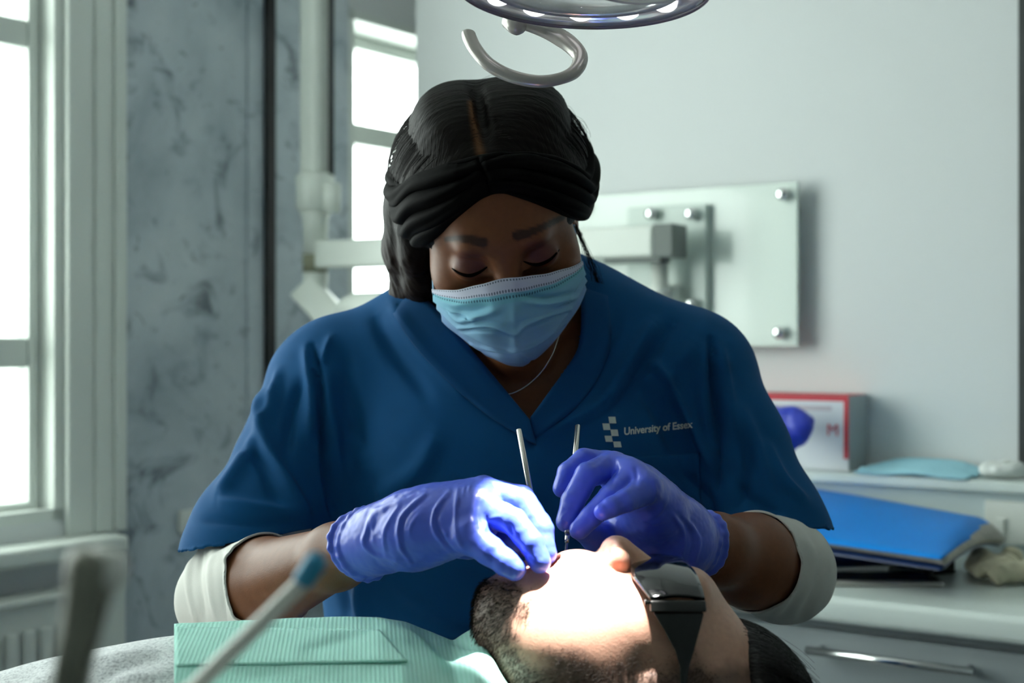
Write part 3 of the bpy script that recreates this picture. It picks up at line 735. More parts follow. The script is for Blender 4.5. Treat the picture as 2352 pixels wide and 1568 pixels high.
def torso(sd, g):
    sd.ell(S(1185, 1120, 1.44), (0.200+g, 0.120+g, 0.25+g), k=0.05)
    sd.ell(S(1060, 1120, 1.365), (0.095+g, 0.070+g, 0.095+g), k=0.06); sd.ell(S(1310, 1120, 1.365), (0.095+g, 0.070+g, 0.095+g), k=0.06)
    if g >= 0: sd.ell(S(1190, 1480, 1.43), (0.175+g, 0.135+g, 0.2+g), k=0.08)
    sd.cone(S(790, 890, 1.435), S(1575, 875, 1.435), 0.058+g, 0.058+g, k=0.06)
    sd.cone(S(1020, 790, 1.455), S(790, 872, 1.435), 0.050+g, 0.054+g, k=0.04); sd.cone(S(1340, 765, 1.455), S(1560, 850, 1.435), 0.050+g, 0.056+g, k=0.04)
    if g >= 0: sd.ell((0.0, 1.46, 0.64), (0.185+g, 0.15+g, 0.15+g), k=0.08)
LS = [S(752, 895, 1.428), S(680, 1045, 1.39), S(592, 1222, 1.345)]
RS = [S(1592, 885, 1.428), S(1672, 1035, 1.39), S(1748, 1190, 1.355)]
EL, ER = S(524, 1378, 1.30), S(1798, 1312, 1.305)
WL, WR = S(850, 1247, 1.078), S(1594, 1245, 1.170)

# ---- body: one continuous surface from head to feet
B = Sdf()
torso(B, -0.016); BL = Sdf(); BL.ell((0.0, 1.46, 0.64), (0.165, 0.13, 0.13), k=0.05); BL.ell(S(1190, 1480, 1.43), (0.155, 0.115, 0.18), k=0.08)
B.chain([LS[0], LS[2]+np.array([0, 0.01, 0]), EL], [0.038, 0.036, 0.037], k=0.02); B.chain([EL, EL+(WL-EL)*0.3, EL+(WL-EL)*0.8, WL, S(985, 1205, 1.053)], [0.038, 0.0385, 0.0240, 0.0200, 0.016], k=0.015)
B.chain([RS[0], RS[2]+np.array([0, 0.012, 0]), ER], [0.038, 0.036, 0.038], k=0.02); B.chain([ER, ER+(WR-ER)*0.4, ER+(WR-ER)*0.8, WR, S(1500, 1190, 1.137)], [0.039, 0.039, 0.028, 0.0215, 0.016], k=0.015)
for sx in (-1, 1):                                    # legs under the chair, hidden by it
    hip = np.array([sx*0.09, 1.44, 0.60]); kn = np.array([sx*0.33, 1.36, 0.52]); an = np.array([sx*0.31, 1.42, 0.09])
    BL.cone(hip, kn, 0.078, 0.05, k=0.04); BL.cone(kn, an, 0.05, 0.034, k=0.02); BL.cone(an, an+np.array([0, -0.15, -0.045]), 0.036, 0.028, k=0.02)
B.cone(HW(0, 0.035, -0.05), S(1182, 860, 1.455), 0.050, 0.060, k=0.035)
B.ell(S(1185, 880, 1.42), (0.10, 0.06, 0.06), k=0.04)
hp = lambda c, r, k, op='u': B.ell(HW(*c), r, HR, k, op)
hp((0, 0.012, 0.034), (0.074, 0.090, 0.076), 0.02)
hp((0, -0.030, -0.035), (0.060, 0.060, 0.082), 0.03)
hp((0, -0.037, 0.036), (0.062, 0.0465, 0.045), 0.03)
for s in (-1, 1):
    B.cone(HW(s*0.048, 0.0, -0.065), HW(s*0.006, -0.066, -0.100), 0.018, 0.018, k=0.03)
    hp((s*0.048, -0.046, -0.028), (0.019, 0.025, 0.024), 0.025)
hp((0, -0.074, -0.101), (0.022, 0.018, 0.017), 0.02)
B.cone(HW(-0.028, -0.0855, 0.024), HW(0.028, -0.0855, 0.024), 0.009, 0.009, k=0.022)
for s in (-1, 1):
    hp((s*0.0325, -0.1005, 0.0035), (0.0180, 0.0105, 0.0100), 0.014, 's')
    hp((s*0.0315, -0.0768, -0.0020), (0.0155, 0.0140, 0.0118), 0.008)
    B.cone(HW(s*0.018, -0.0905, -0.0045), HW(s*0.046, -0.081, -0.001), 0.0015, 0.0015, k=0.004)      # swell of the lowered upper lid edge
    hp((s*0.068, 0.016, -0.020), (0.009, 0.017, 0.026), 0.008); hp((s*0.077, 0.008, -0.018), (0.005, 0.009, 0.013), 0.005, 's')
B.cone(HW(0, -0.091, 0.010), HW(0, -0.112, -0.034), 0.0085, 0.011, k=0.018)
for s in (-1, 1): hp((s*0.012, -0.100, -0.040), (0.0085, 0.010, 0.008), 0.008)
hp((0, -0.094, -0.068), (0.023, 0.009, 0.006), 0.008); hp((0, -0.093, -0.079), (0.021, 0.009, 0.0065), 0.006)
BV, BQ = joined(*B.mesh(0.0024, 3), *BL.mesh(0.008, 2))
X = PX(BV); L = to_head(BV)
col = np.tile(np.array([[0.165, 0.059, 0.023]]), (len(BV), 1))
front = (L[:, 1] < -0.05) & (L[:, 2] > -0.05) & (L[:, 2] < 0.06)
for poly, w in ((((1026, 549), (1062, 547), (1110, 557)), 12), (((1188, 541), (1232, 528), (1292, 499)), 12)):
    d, t = poly_dist(X, spline(poly, 12)); a = np.clip((w*(1-0.45*t if poly[0][0] > 1150 else w*0+0.6+0.4*t)-d)/4+0.5, 0, 1)*front
    col = col*(1-a[:, None]*0.82)+np.array([0.010, 0.007, 0.006])*a[:, None]*0.82
for c_, r_ in (((1080, 604), 34), ((1243, 578), 34)):              # plum eye-shadow on the lids
    d = np.hypot((X[:, 0]-c_[0])/1.35, X[:, 1]-c_[1]); a = np.clip((r_-d)/14, 0, 1)*front*0.6
    col = col*(1-a[:, None])+np.array([0.075, 0.020, 0.028])*a[:, None]
me = new_mesh('person', BV, BQ); colour_attr(me, col)
den = obj('person', me, M_skinD); tag(den, 'dentist in royal blue scrubs, face mask and black headband, bending over the patient', 'person')
body_bvh = bvh(BV, BQ)

# ---- lashes on the lowered lids
for poly in (((1038, 616), (1056, 628), (1078, 633), (1100, 626), (1119, 613)), ((1202, 600), (1222, 607), (1243, 606), (1266, 594), (1285, 573))):
    P = [ray_px(body_bvh, x, y, 0.0006) for x, y in spline(poly, 18)]
    P = np.array([p for p in P if p is not None]); r = 0.0017*np.sin(np.linspace(0.25, math.pi-0.25, len(P)))
    o = tube_obj('eyelashes', P, r, M_lash, den, seg=8)
# ---- scrub top
T = Sdf(); torso(T, 0.0); T2 = Sdf(); T2.chain(LS, [0.057, 0.049, 0.058], k=0.03); T2.chain(RS, [0.060, 0.051, 0.054], k=0.03)
A_ = Sdf(); A_.prims = T.prims+[(f, c, R, 0.035, op) for f, c, R, k, op in T2.prims]
A_.cone(LS[2], LS[2]+(LS[2]-LS[1])*0.35, 0.060, 0.062, k=0.02); A_.cone(RS[2], RS[2]+(RS[2]-RS[1])*0.35, 0.057, 0.058, k=0.02)
T2.cone(LS[2], LS[2]+(LS[2]-LS[1])*0.35, 0.060, 0.062, k=0.02); T2.cone(RS[2], RS[2]+(RS[2]-RS[1])*0.35, 0.057, 0.058, k=0.02)
SV, SQ = A_.mesh(0.003, 3)
SV = folds(SV, SQ, [(p_, a_*1.45, w_*0.75) for p_, a_, w_ in [
    # armhole creases
    (((716, 790), (735, 880), (742, 990), (752, 1090), (770, 1180)), -0.008, 9), (((702, 800), (716, 900), (712, 1000)), 0.006, 18), (((752, 860), (766, 980), (790, 1100)), 0.005, 22),
    (((622, 900), (600, 960), (640, 1080), (700, 1180)), 0.009, 24), (((560, 1030), (600, 1060), (640, 1150)), -0.004, 20), (((590, 1000), (545, 1080), (500, 1130)), 0.006, 20),
    (((690, 880), (668, 960), (660, 1040)), -0.006, 18), (((500, 1150), (580, 1165), (690, 1185)), 0.006, 22), (((470, 1190), (560, 1200), (650, 1205)), -0.003, 14),
    (((640, 850), (630, 930), (610, 980)), 0.005, 14), (((790, 800), (800, 900), (830, 1020)), -0.004, 26), (((860, 720), (900, 800), (980, 900)), -0.005, 24), (((900, 700), (960, 800), (1060, 900)), 0.004, 18),
    (((760, 770), (740, 830)), 0.004, 14), (((830, 1080), (850, 1180), (840, 1300)), -0.004, 30), (((1000, 1000), (960, 1080), (880, 1130)), 0.003, 30),
    # right shoulder and sleeve
    (((1634, 780), (1638, 880), (1650, 990), (1648, 1120)), -0.009, 10), (((1652, 800), (1668, 900), (1690, 1000)), 0.006, 18), (((1616, 800), (1614, 900), (1630, 1000)), 0.006, 16),
    (((1590, 790), (1540, 860), (1500, 930)), 0.004, 22), (((1500, 740), (1440, 830), (1390, 920)), 0.0065, 20), (((1545, 740), (1475, 850), (1420, 950)), -0.006, 18), (((1500, 830), (1560, 930), (1610, 1020), (1640, 1080)), 0.0075, 15), (((1470, 880), (1520, 960), (1575, 1060)), -0.005, 22),
    (((1420, 720), (1400, 800), (1350, 900)), -0.004, 16), (((1700, 940), (1740, 1040), (1770, 1130)), 0.006, 20), (((1760, 1020), (1800, 1100), (1850, 1150)), 0.005, 16), (((1690, 1090), (1730, 1150), (1800, 1180)), -0.005, 20), (((1720, 1000), (1715, 1100), (1690, 1170)), -0.005, 16),
    (((1560, 1080), (1620, 1140), (1640, 1190)), -0.005, 18), (((1230, 990), (1220, 1030)), -0.003, 6), (((1240, 1000), (1330, 960), (1420, 900)), 0.004, 20), (((900, 1330), (1000, 1400), (1100, 1450)), 0.004, 30),
    (((840, 1300), (830, 1380), (850, 1460)), 0.006, 22), (((780, 1340), (800, 1420)), -0.004, 16)]], 1.5)
N_ = normals(SV, SQ); SV = (SV+N_*(0.0028*vnoise(SV*11, 21)+0.0012*vnoise(SV*27, 22))[:, None]).astype(np.float32)
scrub_bvh = bvh(SV, SQ)
dT_ = T.ev(SV[:, None, :], SV, 0.0)[:, 0]; dS_ = T2.ev(SV[:, None, :], SV, 0.0)[:, 0]
slv = dS_ < dT_-0.004
def plane_sd(p, n): n = np.array(n, float); n /= np.linalg.norm(n); return (SV-p)@n, n
X = PX(SV); vneck = in_poly(X, [(940, 660), (1010, 715), (1215, 962), (1328, 800), (1338, 700), (1330, 600), (1000, 600)]) & (SV[:, 1] < 1.47)
a_, an_ = plane_sd(S(575, 1236, 1.345), (0.16, -0.10, -0.98)); b_, bn_ = plane_sd(S(1750, 1202, 1.355), (-0.05, -0.10, -0.99)); z_, zn_ = plane_sd(np.array([0, 0, 0.60]), (0, 0, -1.0))
a_ = np.where(slv & (SV[:, 0] < 0), a_, -1); b_ = np.where(slv & (SV[:, 0] > 0), b_, -1)
keep = ~(vneck[SQ].any(1)); SQ = SQ[keep]
for sd_, n_v in ((a_, an_), (b_, bn_), (z_, zn_)):
    out = sd_ > 0; SQ = SQ[~(out[SQ].all(1))]; rim = np.unique(SQ[out[SQ]]); SV[rim] -= (sd_[rim][:, None]*n_v).astype(np.float32)
V2, Q2 = compact(SV, SQ)
top = obj('scrub_top', new_mesh('scrub_top', V2, Q2), M_scrub, den); m_ = top.modifiers.new('cloth', 'SOLIDIFY'); m_.thickness = 0.0025; m_.offset = -1
# neckline facing: a flat band sewn along the V and standing round the neck
inn = [(1218, 966), (1150, 884), (1080, 800), (1010, 716), (945, 657)]; out_ = [(1232, 1022), (1122, 955), (1034, 880), (950, 792), (897, 712)]
def facing(name, inn, out_, offs, back_in, back_out, flip=False):
    n = 44; I = spline(inn, 30); O = spline(out_, 30); nv = 7; rows = []
    for i in range(30):
        row = []
        for j in range(nv):
            v = j/(nv-1); x, y = I[i]*(1-v)+O[i]*v
            p = ray_px(scrub_bvh, x, y, offs); row.append(p)
        rows.append(row)
    for i in range(30):
        for j in range(nv-1, -1, -1):
            if rows[i][j] is None: rows[i][j] = rows[i][j+1] if j+1 < nv and rows[i][j+1] is not None else (rows[i-1][j])
    # keep the run of the band smooth in depth
    G = np.array(rows)
    bi = spline(np.vstack([G[-1, 0][None], back_in]), 14)[1:]; bo = spline(np.vstack([G[-1, -1][None], back_out]), 14)[1:]
    ext = np.stack([bi*(1-v)+bo*v for v in np.linspace(0, 1, nv)], 1)
    G = np.concatenate([G, ext])
    for _ in range(6):
        H = G.copy(); H[1:-1] = (G[:-2]+G[1:-1]*2+G[2:])/4; G = H
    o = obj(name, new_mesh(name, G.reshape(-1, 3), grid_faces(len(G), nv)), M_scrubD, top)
    m = o.modifiers.new('cloth', 'SOLIDIFY'); m.thickness = 0.0035; m.offset = 0
    return o
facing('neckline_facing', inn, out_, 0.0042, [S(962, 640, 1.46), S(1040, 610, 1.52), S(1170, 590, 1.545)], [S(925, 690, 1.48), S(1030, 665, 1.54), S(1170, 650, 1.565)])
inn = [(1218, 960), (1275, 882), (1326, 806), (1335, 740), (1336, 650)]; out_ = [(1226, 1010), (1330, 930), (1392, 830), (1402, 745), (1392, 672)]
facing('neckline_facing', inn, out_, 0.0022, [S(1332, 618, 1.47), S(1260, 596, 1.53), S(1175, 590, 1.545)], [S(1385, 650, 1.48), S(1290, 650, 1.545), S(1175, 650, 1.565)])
# breast pocket and prints
def patch(name, poly_px, nu, nv, off, m, parent, thick=0.0016):
    a, b, c, d = [np.array(q, float) for q in poly_px]; V = []
    for i in range(nu):
        for j in range(nv):
            u = i/(nu-1); v = j/(nv-1); x, y = (a*(1-u)+b*u)*(1-v)+(d*(1-u)+c*u)*v
            p = ray_px(scrub_bvh, x, y, off); V.append(p if p is not None else V[-1])
    o = obj(name, new_mesh(name, V, grid_faces(nu, nv)), m, parent)
    if thick: q = o.modifiers.new('t', 'SOLIDIFY'); q.thickness = thick; q.offset = 0
    return o
patch('breast_pocket', ((1404, 1052), (1606, 1040), (1612, 1215), (1412, 1225)), 30, 26, 0.0012, M_scrub, top, 0.0024)
M_print = mat('white_print', lin(206, 214, 204), 0.7); mottle(M_print, 200, 0.08)
z4 = lambda x, y: (1360+x/6.918, 930+y/6.918)
for sq in (((258,185),(368,185),(385,290),(275,290)), ((163,292),(275,292),(292,395),(182,395)), ((292,388),(405,388),(422,492),(310,492)), ((198,487),(310,487),(330,583),(218,583)), ((335,578),(450,578),(470,670),(350,670))):
    patch('printed_square', [z4(*q) for q in sq], 6, 6, 0.0009, M_print, top, 0.0)
cu = bpy.data.curves.new('printed_lettering', 'FONT'); cu.body = 'University of Essex'; cu.size = 1.0; cu.space_character = 0.98; cu.offset = 0.022
t_ = bpy.data.objects.new('printed_lettering', cu); COL.objects.link(t_); dg = bpy.context.evaluated_depsgraph_get(); dg.update()
tm = bpy.data.meshes.new_from_object(t_.evaluated_get(dg)); bpy.data.objects.remove(t_)
bm = bmesh.new(); bm.from_mesh(tm); bmesh.ops.triangulate(bm, faces=bm.faces[:]); bmesh.ops.subdivide_edges(bm, edges=[e for e in bm.edges if e.calc_length() > 0.3], cuts=2); bm.to_mesh(tm); bm.free()
co = np.array([v.co[:] for v in tm.vertices]); wx = co[:, 0].max()
for v in tm.vertices:
    u = v.co.x/wx; x = 1433+u*158; y = 998.5-u*17.0-8*max(0, u-0.55)*(u < 0.8)*0.0-v.co.y*158/wx*1.16*(1-0.05*u)
    p = ray_px(scrub_bvh, x-0.0*v.co.y, y, 0.0010); v.co = p
obj('printed_lettering', tm, M_print, top)
# ---- jersey undersleeves
def undersleeve(pts, rad, cut_p, cut_n, fl, top_p, top_n):
    u = Sdf(); u.chain(pts, rad, k=0.012); V, Q = u.mesh(0.0025, 3)
    V = folds(V, Q, fl); N = normals(V, Q); V = (V+N*(0.0008*vnoise(V*45, 31))[:, None]).astype(np.float32)
    for p, n in ((cut_p, cut_n), (top_p, top_n)):
        n = np.array(n, float); n /= np.linalg.norm(n); sd = (V-p)@n; o_ = sd > 0; Q = Q[~(o_[Q].all(1))]; rim = np.unique(Q[o_[Q]]); V[rim] -= (sd[rim][:, None]*n).astype(np.float32)
    V, Q = compact(V, Q); o = obj('undersleeve', new_mesh('undersleeve', V, Q), M_under, den); m = o.modifiers.new('cloth', 'SOLIDIFY'); m.thickness = 0.002; m.offset = 1; return o
fd = (WL-EL)/np.linalg.norm(WL-EL)
lf = [(((448+i*24, 1250), (436+i*25, 1330), (452+i*24, 1420)), 0.0026*(-1)**i, 7) for i in range(6)]+[(((582, 1256), (600, 1330), (606, 1410)), 0.003, 9), (((520, 1262), (540, 1330), (546, 1410)), 0.003, 8)]
undersleeve([LS[1]+(LS[2]-LS[1])*0.7, EL, EL+fd*0.14], [0.042, 0.0430, 0.0425], EL+fd*0.093, fd+np.array([0.1, 0.1, 0]), lf, LS[2]+np.array([0, 0, 0.05]), (0, 0, 1.0))
fd2 = (WR-ER)/np.linalg.norm(WR-ER)
lf = [(((1770+i*26, 1205), (1835+i*16, 1300), (1775+i*20, 1415)), 0.0022*(-1)**i, 8) for i in range(5)]
undersleeve([RS[2]+np.array([0, 0.012, 0]), ER, ER+fd2*0.11], [0.039, 0.0435, 0.0435], ER+fd2*0.062, fd2, lf, RS[2]+np.array([0, 0, 0.02]), (0, 0, 1.0))
# ---- trousers, hidden below the frame
tr = Sdf(); tr.ell((0.0, 1.46, 0.62), (0.190, 0.155, 0.14), k=0.05)
for sx in (-1, 1):
    hip = np.array([sx*0.09, 1.44, 0.60]); kn = np.array([sx*0.33, 1.36, 0.52]); an = np.array([sx*0.31, 1.42, 0.12])
    tr.cone(hip, kn, 0.088, 0.062, k=0.04); tr.cone(kn, an, 0.062, 0.056, k=0.03)
V_, Q_ = tr.mesh(0.008, 2); obj('scrub_trousers', new_mesh('scrub_trousers', V_, Q_), M_scrub, den)

# ---- nitrile gloves
def glove(sd, fl, name, label, seed):
    V, Q = sd.mesh(0.0010, 2); V = folds(V, Q, [(p, a*0.75, w) for p, a, w in fl]); N = normals(V, Q)
    V = (V+N*(0.00035*vnoise(V*120, seed)+0.00022*vnoise(V*300, seed+1))[:, None]).astype(np.float32)
    o = obj('glove', new_mesh('glove', V, Q), M_nit, den); o['label'] = label; return o, bvh(V, Q)
def ring(sd, c, ax, r, tr, wob, seed, k=0.003):
    ax = np.array(ax, float); ax /= np.linalg.norm(ax); u = np.cross(ax, [0, 0, 1.0]); u /= np.linalg.norm(u); w = np.cross(ax, u); rr = np.random.RandomState(seed)
    ph = rr.rand(3)*6; P = []
    for i in range(20):
        a = 2*math.pi*i/20; P.append(c+(u*math.cos(a)+w*math.sin(a))*r*(1+0.05*math.sin(3*a+ph[0]))+ax*wob*(math.sin(2*a+ph[1])+0.5*math.sin(3*a+ph[2])))
    P.append(P[0]); sd.chain(P, [tr]*21, k=k)
J = lambda *q: [S(*p) for p in q]
g = Sdf()                                             # the dentist's right hand, on the left of the picture
car = S(955, 1212, 1.055)
g.chain([S(834, 1251, 1.085), S(890, 1232, 1.068), car], [0.0258, 0.0246, 0.0240], k=0.012)
for p, r in ((S(1108, 1129, 1.068), 0.0115), (S(1112, 1130, 1.048), 0.0120), (S(1104, 1160, 1.030), 0.0125)):
    g.cone(car, p, 0.022, r, k=0.016)
g.cone(S(955, 1228, 1.048), S(1082, 1228, 1.015), 0.0205, 0.0135, k=0.016)
g.cone(S(1000, 1200, 1.043), S(1085, 1190, 1.033), 0.024, 0.020, k=0.012)
g.chain(J((1108, 1129, 1.068), (1198, 1142, 1.055), (1238, 1200, 1.041), (1251, 1262, 1.031)), [0.0115, 0.0092, 0.0085, 0.0075], k=0.0018)
g.chain(J((1112, 1130, 1.048), (1203, 1154, 1.033), (1243, 1215, 1.021), (1254, 1272, 1.013)), [0.0120, 0.0094, 0.0088, 0.0077], k=0.0018)
g.chain(J((1104, 1168, 1.028), (1180, 1198, 1.009), (1221, 1248, 1.001), (1240, 1290, 0.997)), [0.0125, 0.0097, 0.0090, 0.0080], k=0.0018)
g.chain(J((1080, 1230, 1.014), (1128, 1267, 1.003), (1162, 1292, 0.997), (1184, 1308, 0.994)), [0.0135, 0.0098, 0.0086, 0.0077], k=0.004)
g.chain(J((975, 1225, 1.073), (1075, 1243, 1.073), (1140, 1238, 1.058), (1192, 1252, 1.043)), [0.018, 0.0125, 0.0105, 0.0090], k=0.005)
axl = WL-EL
ring(g, S(833, 1251, 1.085), axl, 0.0256, 0.0022, 0.0022, 1); ring(g, S(846, 1247, 1.080), axl, 0.0250, 0.0016, 0.004, 4)
fl = [(((976, 1134), (921, 1189), (919, 1251), (945, 1293)), 0.0019, 5), (((983, 1140), (930, 1192), (928, 1251), (952, 1290)), -0.0010, 5),
      (((1032, 1127), (998, 1176), (998, 1219), (1038, 1272)), 0.0019, 5), (((1040, 1130), (1007, 1178), (1008, 1219), (1048, 1268)), -0.0010, 6),
      (((1053, 1123), (1047, 1176), (1049, 1229), (1068, 1266)), 0.0016, 5), (((928, 1149), (864, 1176), (842, 1219), (838, 1253), (885, 1294)), 0.0022, 6), (((905, 1155), (872, 1190), (850, 1230)), -0.0012, 6),
      (((919, 1159), (883, 1219), (887, 1280)), 0.0014, 5), (((1020, 1215), (1030, 1240), (1052, 1262)), 0.0012, 5), (((1105, 1140), (1098, 1180), (1104, 1215)), -0.0016, 8), (((1110, 1220), (1125, 1195), (1150, 1185)), 0.0012, 6),
      (((960, 1180), (945, 1205), (940, 1225)), 0.0008, 4), (((1080, 1115), (1076, 1130)), 0.0008, 3), (((1068, 1117), (1064, 1132)), 0.0008, 3), (((1172, 1205), (1178, 1230)), -0.0012, 5),
      (((1205, 1270), (1225, 1285)), -0.001, 5), (((855, 1270), (900, 1285), (940, 1290)), 0.0012, 5), (((860, 1190), (855, 1215), (860, 1250)), 0.001, 5)]
gl_o, gl_bvh = glove(g, fl, 'glove', 'violet-blue glove on the hand at the patient\'s lip, left in the picture', 41)
g = Sdf()                                             # the dentist's left hand, on the right of the picture
wr = S(1548, 1228, 1.152)
g.chain([S(1604, 1246, 1.174), wr], [0.0262, 0.0258], k=0.012)
for p, r in ((S(1392, 1070, 1.136), 0.0115), (S(1408, 1072, 1.117), 0.0120), (S(1452, 1088, 1.102), 0.0120), (S(1487, 1120, 1.088), 0.0118)):
    g.cone(wr, p, 0.0235, r, k=0.016)
g.cone(S(1545, 1250, 1.149), S(1440, 1225, 1.142), 0.024, 0.019, k=0.02); g.cone(S(1500, 1170, 1.119), S(1470, 1130, 1.114), 0.022, 0.018, k=0.012)
g.chain(J((1392, 1070, 1.136), (1342, 1056, 1.130), (1306, 1085, 1.124), (1292, 1120, 1.120)), [0.0115, 0.0092, 0.0086, 0.0078], k=0.0018)
g.chain(J((1408, 1072, 1.117), (1350, 1090, 1.100), (1316, 1150, 1.090), (1301, 1197, 1.084)), [0.0120, 0.0098, 0.0091, 0.0080], k=0.0018)
g.chain(J((1452, 1092, 1.102), (1402, 1140, 1.084), (1357, 1187, 1.075), (1330, 1216, 1.071)), [0.0118, 0.0090, 0.0083, 0.0075], k=0.0018)
g.chain(J((1487, 1122, 1.088), (1436, 1150, 1.070), (1403, 1165, 1.064), (1385, 1175, 1.061)), [0.0115, 0.0086, 0.0076, 0.0068], k=0.0018)
g.chain(J((1520, 1245, 1.154), (1430, 1248, 1.149), (1368, 1232, 1.129), (1330, 1212, 1.112)), [0.020, 0.0140, 0.0112, 0.0090], k=0.006)
axr = WR-ER
ring(g, S(1604, 1246, 1.174), axr, 0.0262, 0.0024, 0.0025, 2); ring(g, S(1594, 1243, 1.171), axr, 0.0258, 0.0016, 0.004, 6)
fl = [(((1545, 1180), (1570, 1230), (1560, 1300)), 0.0020, 6), (((1560, 1185), (1590, 1240), (1578, 1300)), -0.0014, 6), (((1575, 1190), (1606, 1240), (1592, 1300)), 0.0016, 5),
      (((1500, 1100), (1505, 1130), (1490, 1160), (1450, 1172)), 0.0016, 5), (((1460, 1070), (1462, 1095), (1458, 1115)), -0.0014, 6), (((1414, 1058), (1412, 1085), (1402, 1105)), -0.0014, 6), (((1385, 1050), (1370, 1062), (1352, 1068)), -0.0010, 5),
      (((1528, 1145), (1515, 1175), (1480, 1195)), 0.0014, 6), (((1510, 1130), (1518, 1150)), 0.001, 5), (((1370, 1110), (1364, 1125)), -0.0012, 5), (((1290, 1165), (1305, 1172), (1290, 1190), (1310, 1200)), 0.0008, 4), (((1460, 1185), (1500, 1200), (1530, 1190)), 0.0012, 7)]
gr_o, gr_bvh = glove(g, fl, 'glove', 'violet-blue glove on the hand above the patient\'s nose, right in the picture', 51)

# ---- hair: parted in the middle, drawn back under the headband, hanging at the left
hc = np.array([0, 0.015, 0.035]); hr = np.array([0.093, 0.098, 0.084])
h = Sdf(); h.ell(HW(*hc), hr, HR, k=0.01)
h.ell(HW(-0.026, 0.02, 0.098), (0.034, 0.05, 0.025), HR, k=0.02); h.ell(HW(0.034, 0.02, 0.092), (0.042, 0.05, 0.026), HR, k=0.02)
h.cone(HW(0.0, -0.045, 0.104), HW(0, 0.07, 0.135), 0.0035, 0.0035, k=0.012, op='s')
h.ell(HW(0, -0.105, -0.030), (0.075, 0.075, 0.075), HR, k=0.012, op='s')
h.ell(HW(0.088, -0.005, -0.045), (0.058, 0.12, 0.050), HR, k=0.012, op='s'); h.ell(HW(-0.07, -0.05, -0.055), (0.05, 0.05, 0.05), HR, k=0.012, op='s')
h.chain(J((938, 425, 1.345), (944, 480, 1.365), (950, 570, 1.388), (978, 690, 1.425), (1010, 760, 1.47)), [0.016, 0.022, 0.0265, 0.032, 0.03], k=0.02)
h.chain(J((946, 530, 1.340), (958, 585, 1.350), (974, 650, 1.378), (990, 700, 1.41)), [0.014, 0.0145, 0.016, 0.016], k=0.012)
h.ell(S(1150, 640, 1.47), (0.055, 0.05, 0.06), k=0.03)
HV, HQ = h.mesh(0.0022, 2); L = to_head(HV); N_ = normals(HV, HQ)
gro = vnoise(np.stack([L[:, 0]*14, L[:, 1]*260, L[:, 2]*14], 1), 61)+0.6*vnoise(np.stack([L[:, 0]*25, L[:, 1]*520, L[:, 2]*25], 1), 62)
gh = vnoise(np.stack([HV[:, 0]*300, HV[:, 1]*300, HV[:, 2]*14], 1), 63)
lowm = np.clip((-L[:, 2]-0.0)/0.03, 0, 1)
HV = (HV+N_*(0.0006*(gro*(1-lowm)+1.4*gh*lowm))[:, None]).astype(np.float32)
colh = np.tile(np.array([[0.0040, 0.0029, 0.0024]]), (len(HV), 1)); colh *= (1+0.4*np.clip(gro, -1, 1))[:, None]
X = PX(HV); d, t = poly_dist(X, [(1080, 235), (1088, 280), (1098, 330), (1106, 365)])
a = np.exp(-(d/(5+5*t))**2)*(L[:, 1] < 0.04)*(N_[:, 1] < 0.2)*0.75
colh = colh*(1-a[:, None])+np.array([0.16, 0.075, 0.032])*a[:, None]
red = np.clip((1000-X[:, 0])/70, 0, 1)*lowm*0.5; colh = colh+red[:, None]*np.array([0.012, 0.002, 0.0])
me = new_mesh('hair', HV, HQ); colour_attr(me, colh); hair = obj('hair', me, M_hairD, den)
# loose strands over the shell, flyaways at the outline and the wisp over the right shoulder
mb = MB(); rs = np.random.RandomState(5)
def sub(P, r, seg=3): mb.add(*tube(P, r, seg, caps=False))
for i in range(420):
    s = 1 if rs.rand() < 0.5 else -1; y = hc[1]+hr[1]*(rs.rand()*1.3-0.62); yy = (y-hc[1])/hr[1]; rr = math.sqrt(max(0.02, 1-yy*yy)); a0 = rs.rand()*0.5; a1 = a0+0.5+rs.rand()*0.9; lift = 1.012+rs.rand()*0.012; P = []
    for k in range(9):
        a = a0+(a1-a0)*k/8; P.append(HW(s*(hr[0]*rr*math.sin(a)*lift+0.002), y-0.012*a*rs.rand()*0+0.006*a, hc[2]+hr[2]*rr*math.cos(a)*lift))
    sub(P, 0.00022)
for i in range(70):                                   # flyaways
    s = 1 if rs.rand() < 0.6 else -1; y = hc[1]+hr[1]*(rs.rand()*1.0-0.3); yy = (y-hc[1])/hr[1]; rr = math.sqrt(max(0.02, 1-yy*yy)); a0 = rs.rand()*1.2; P = []; am = 0.012*rs.rand()+0.004
    for k in range(9):
        q = k/8; a = a0+q*0.45; l = 1.0+am*10*math.sin(q*math.pi*(0.6+0.3*rs.rand()))*0.6; P.append(HW(s*hr[0]*rr*math.sin(a)*l, y+0.01*q, hc[2]+hr[2]*rr*math.cos(a)*l))
    sub(P, 0.00013)
for i in range(34):                                   # wisp beside the right cheek
    j = rs.randn(4)*0.5
    P = spline(J((1322+j[0]*3, 520+j[1]*8, 1.35), (1338+j[0]*5, 555+j[1]*6, 1.36), (1360+j[2]*14-6*(i % 2), 606, 1.375), (1378+j[3]*12-8*(i % 2), 650, 1.39), (1388+j[3]*9, 690, 1.41)), 12); sub(P, 0.00017)
for i in range(90):                                   # hanging hair at the left
    j = rs.randn(4)*0.5; d0 = 1.35+0.03*rs.rand()
    P = spline(J((905+22*rs.rand(), 455+j[0]*10, d0), (892+60*abs(j[1]), 540, d0+0.01), (898+60*abs(j[2]), 610, d0+0.03), (935+50*abs(j[2]), 678, d0+0.06)), 12); sub(P, 0.00026)
st_ = obj('hair_strands', mb.mesh('hair_strands', True), M_strand, den); st_['kind'] = 'stuff'

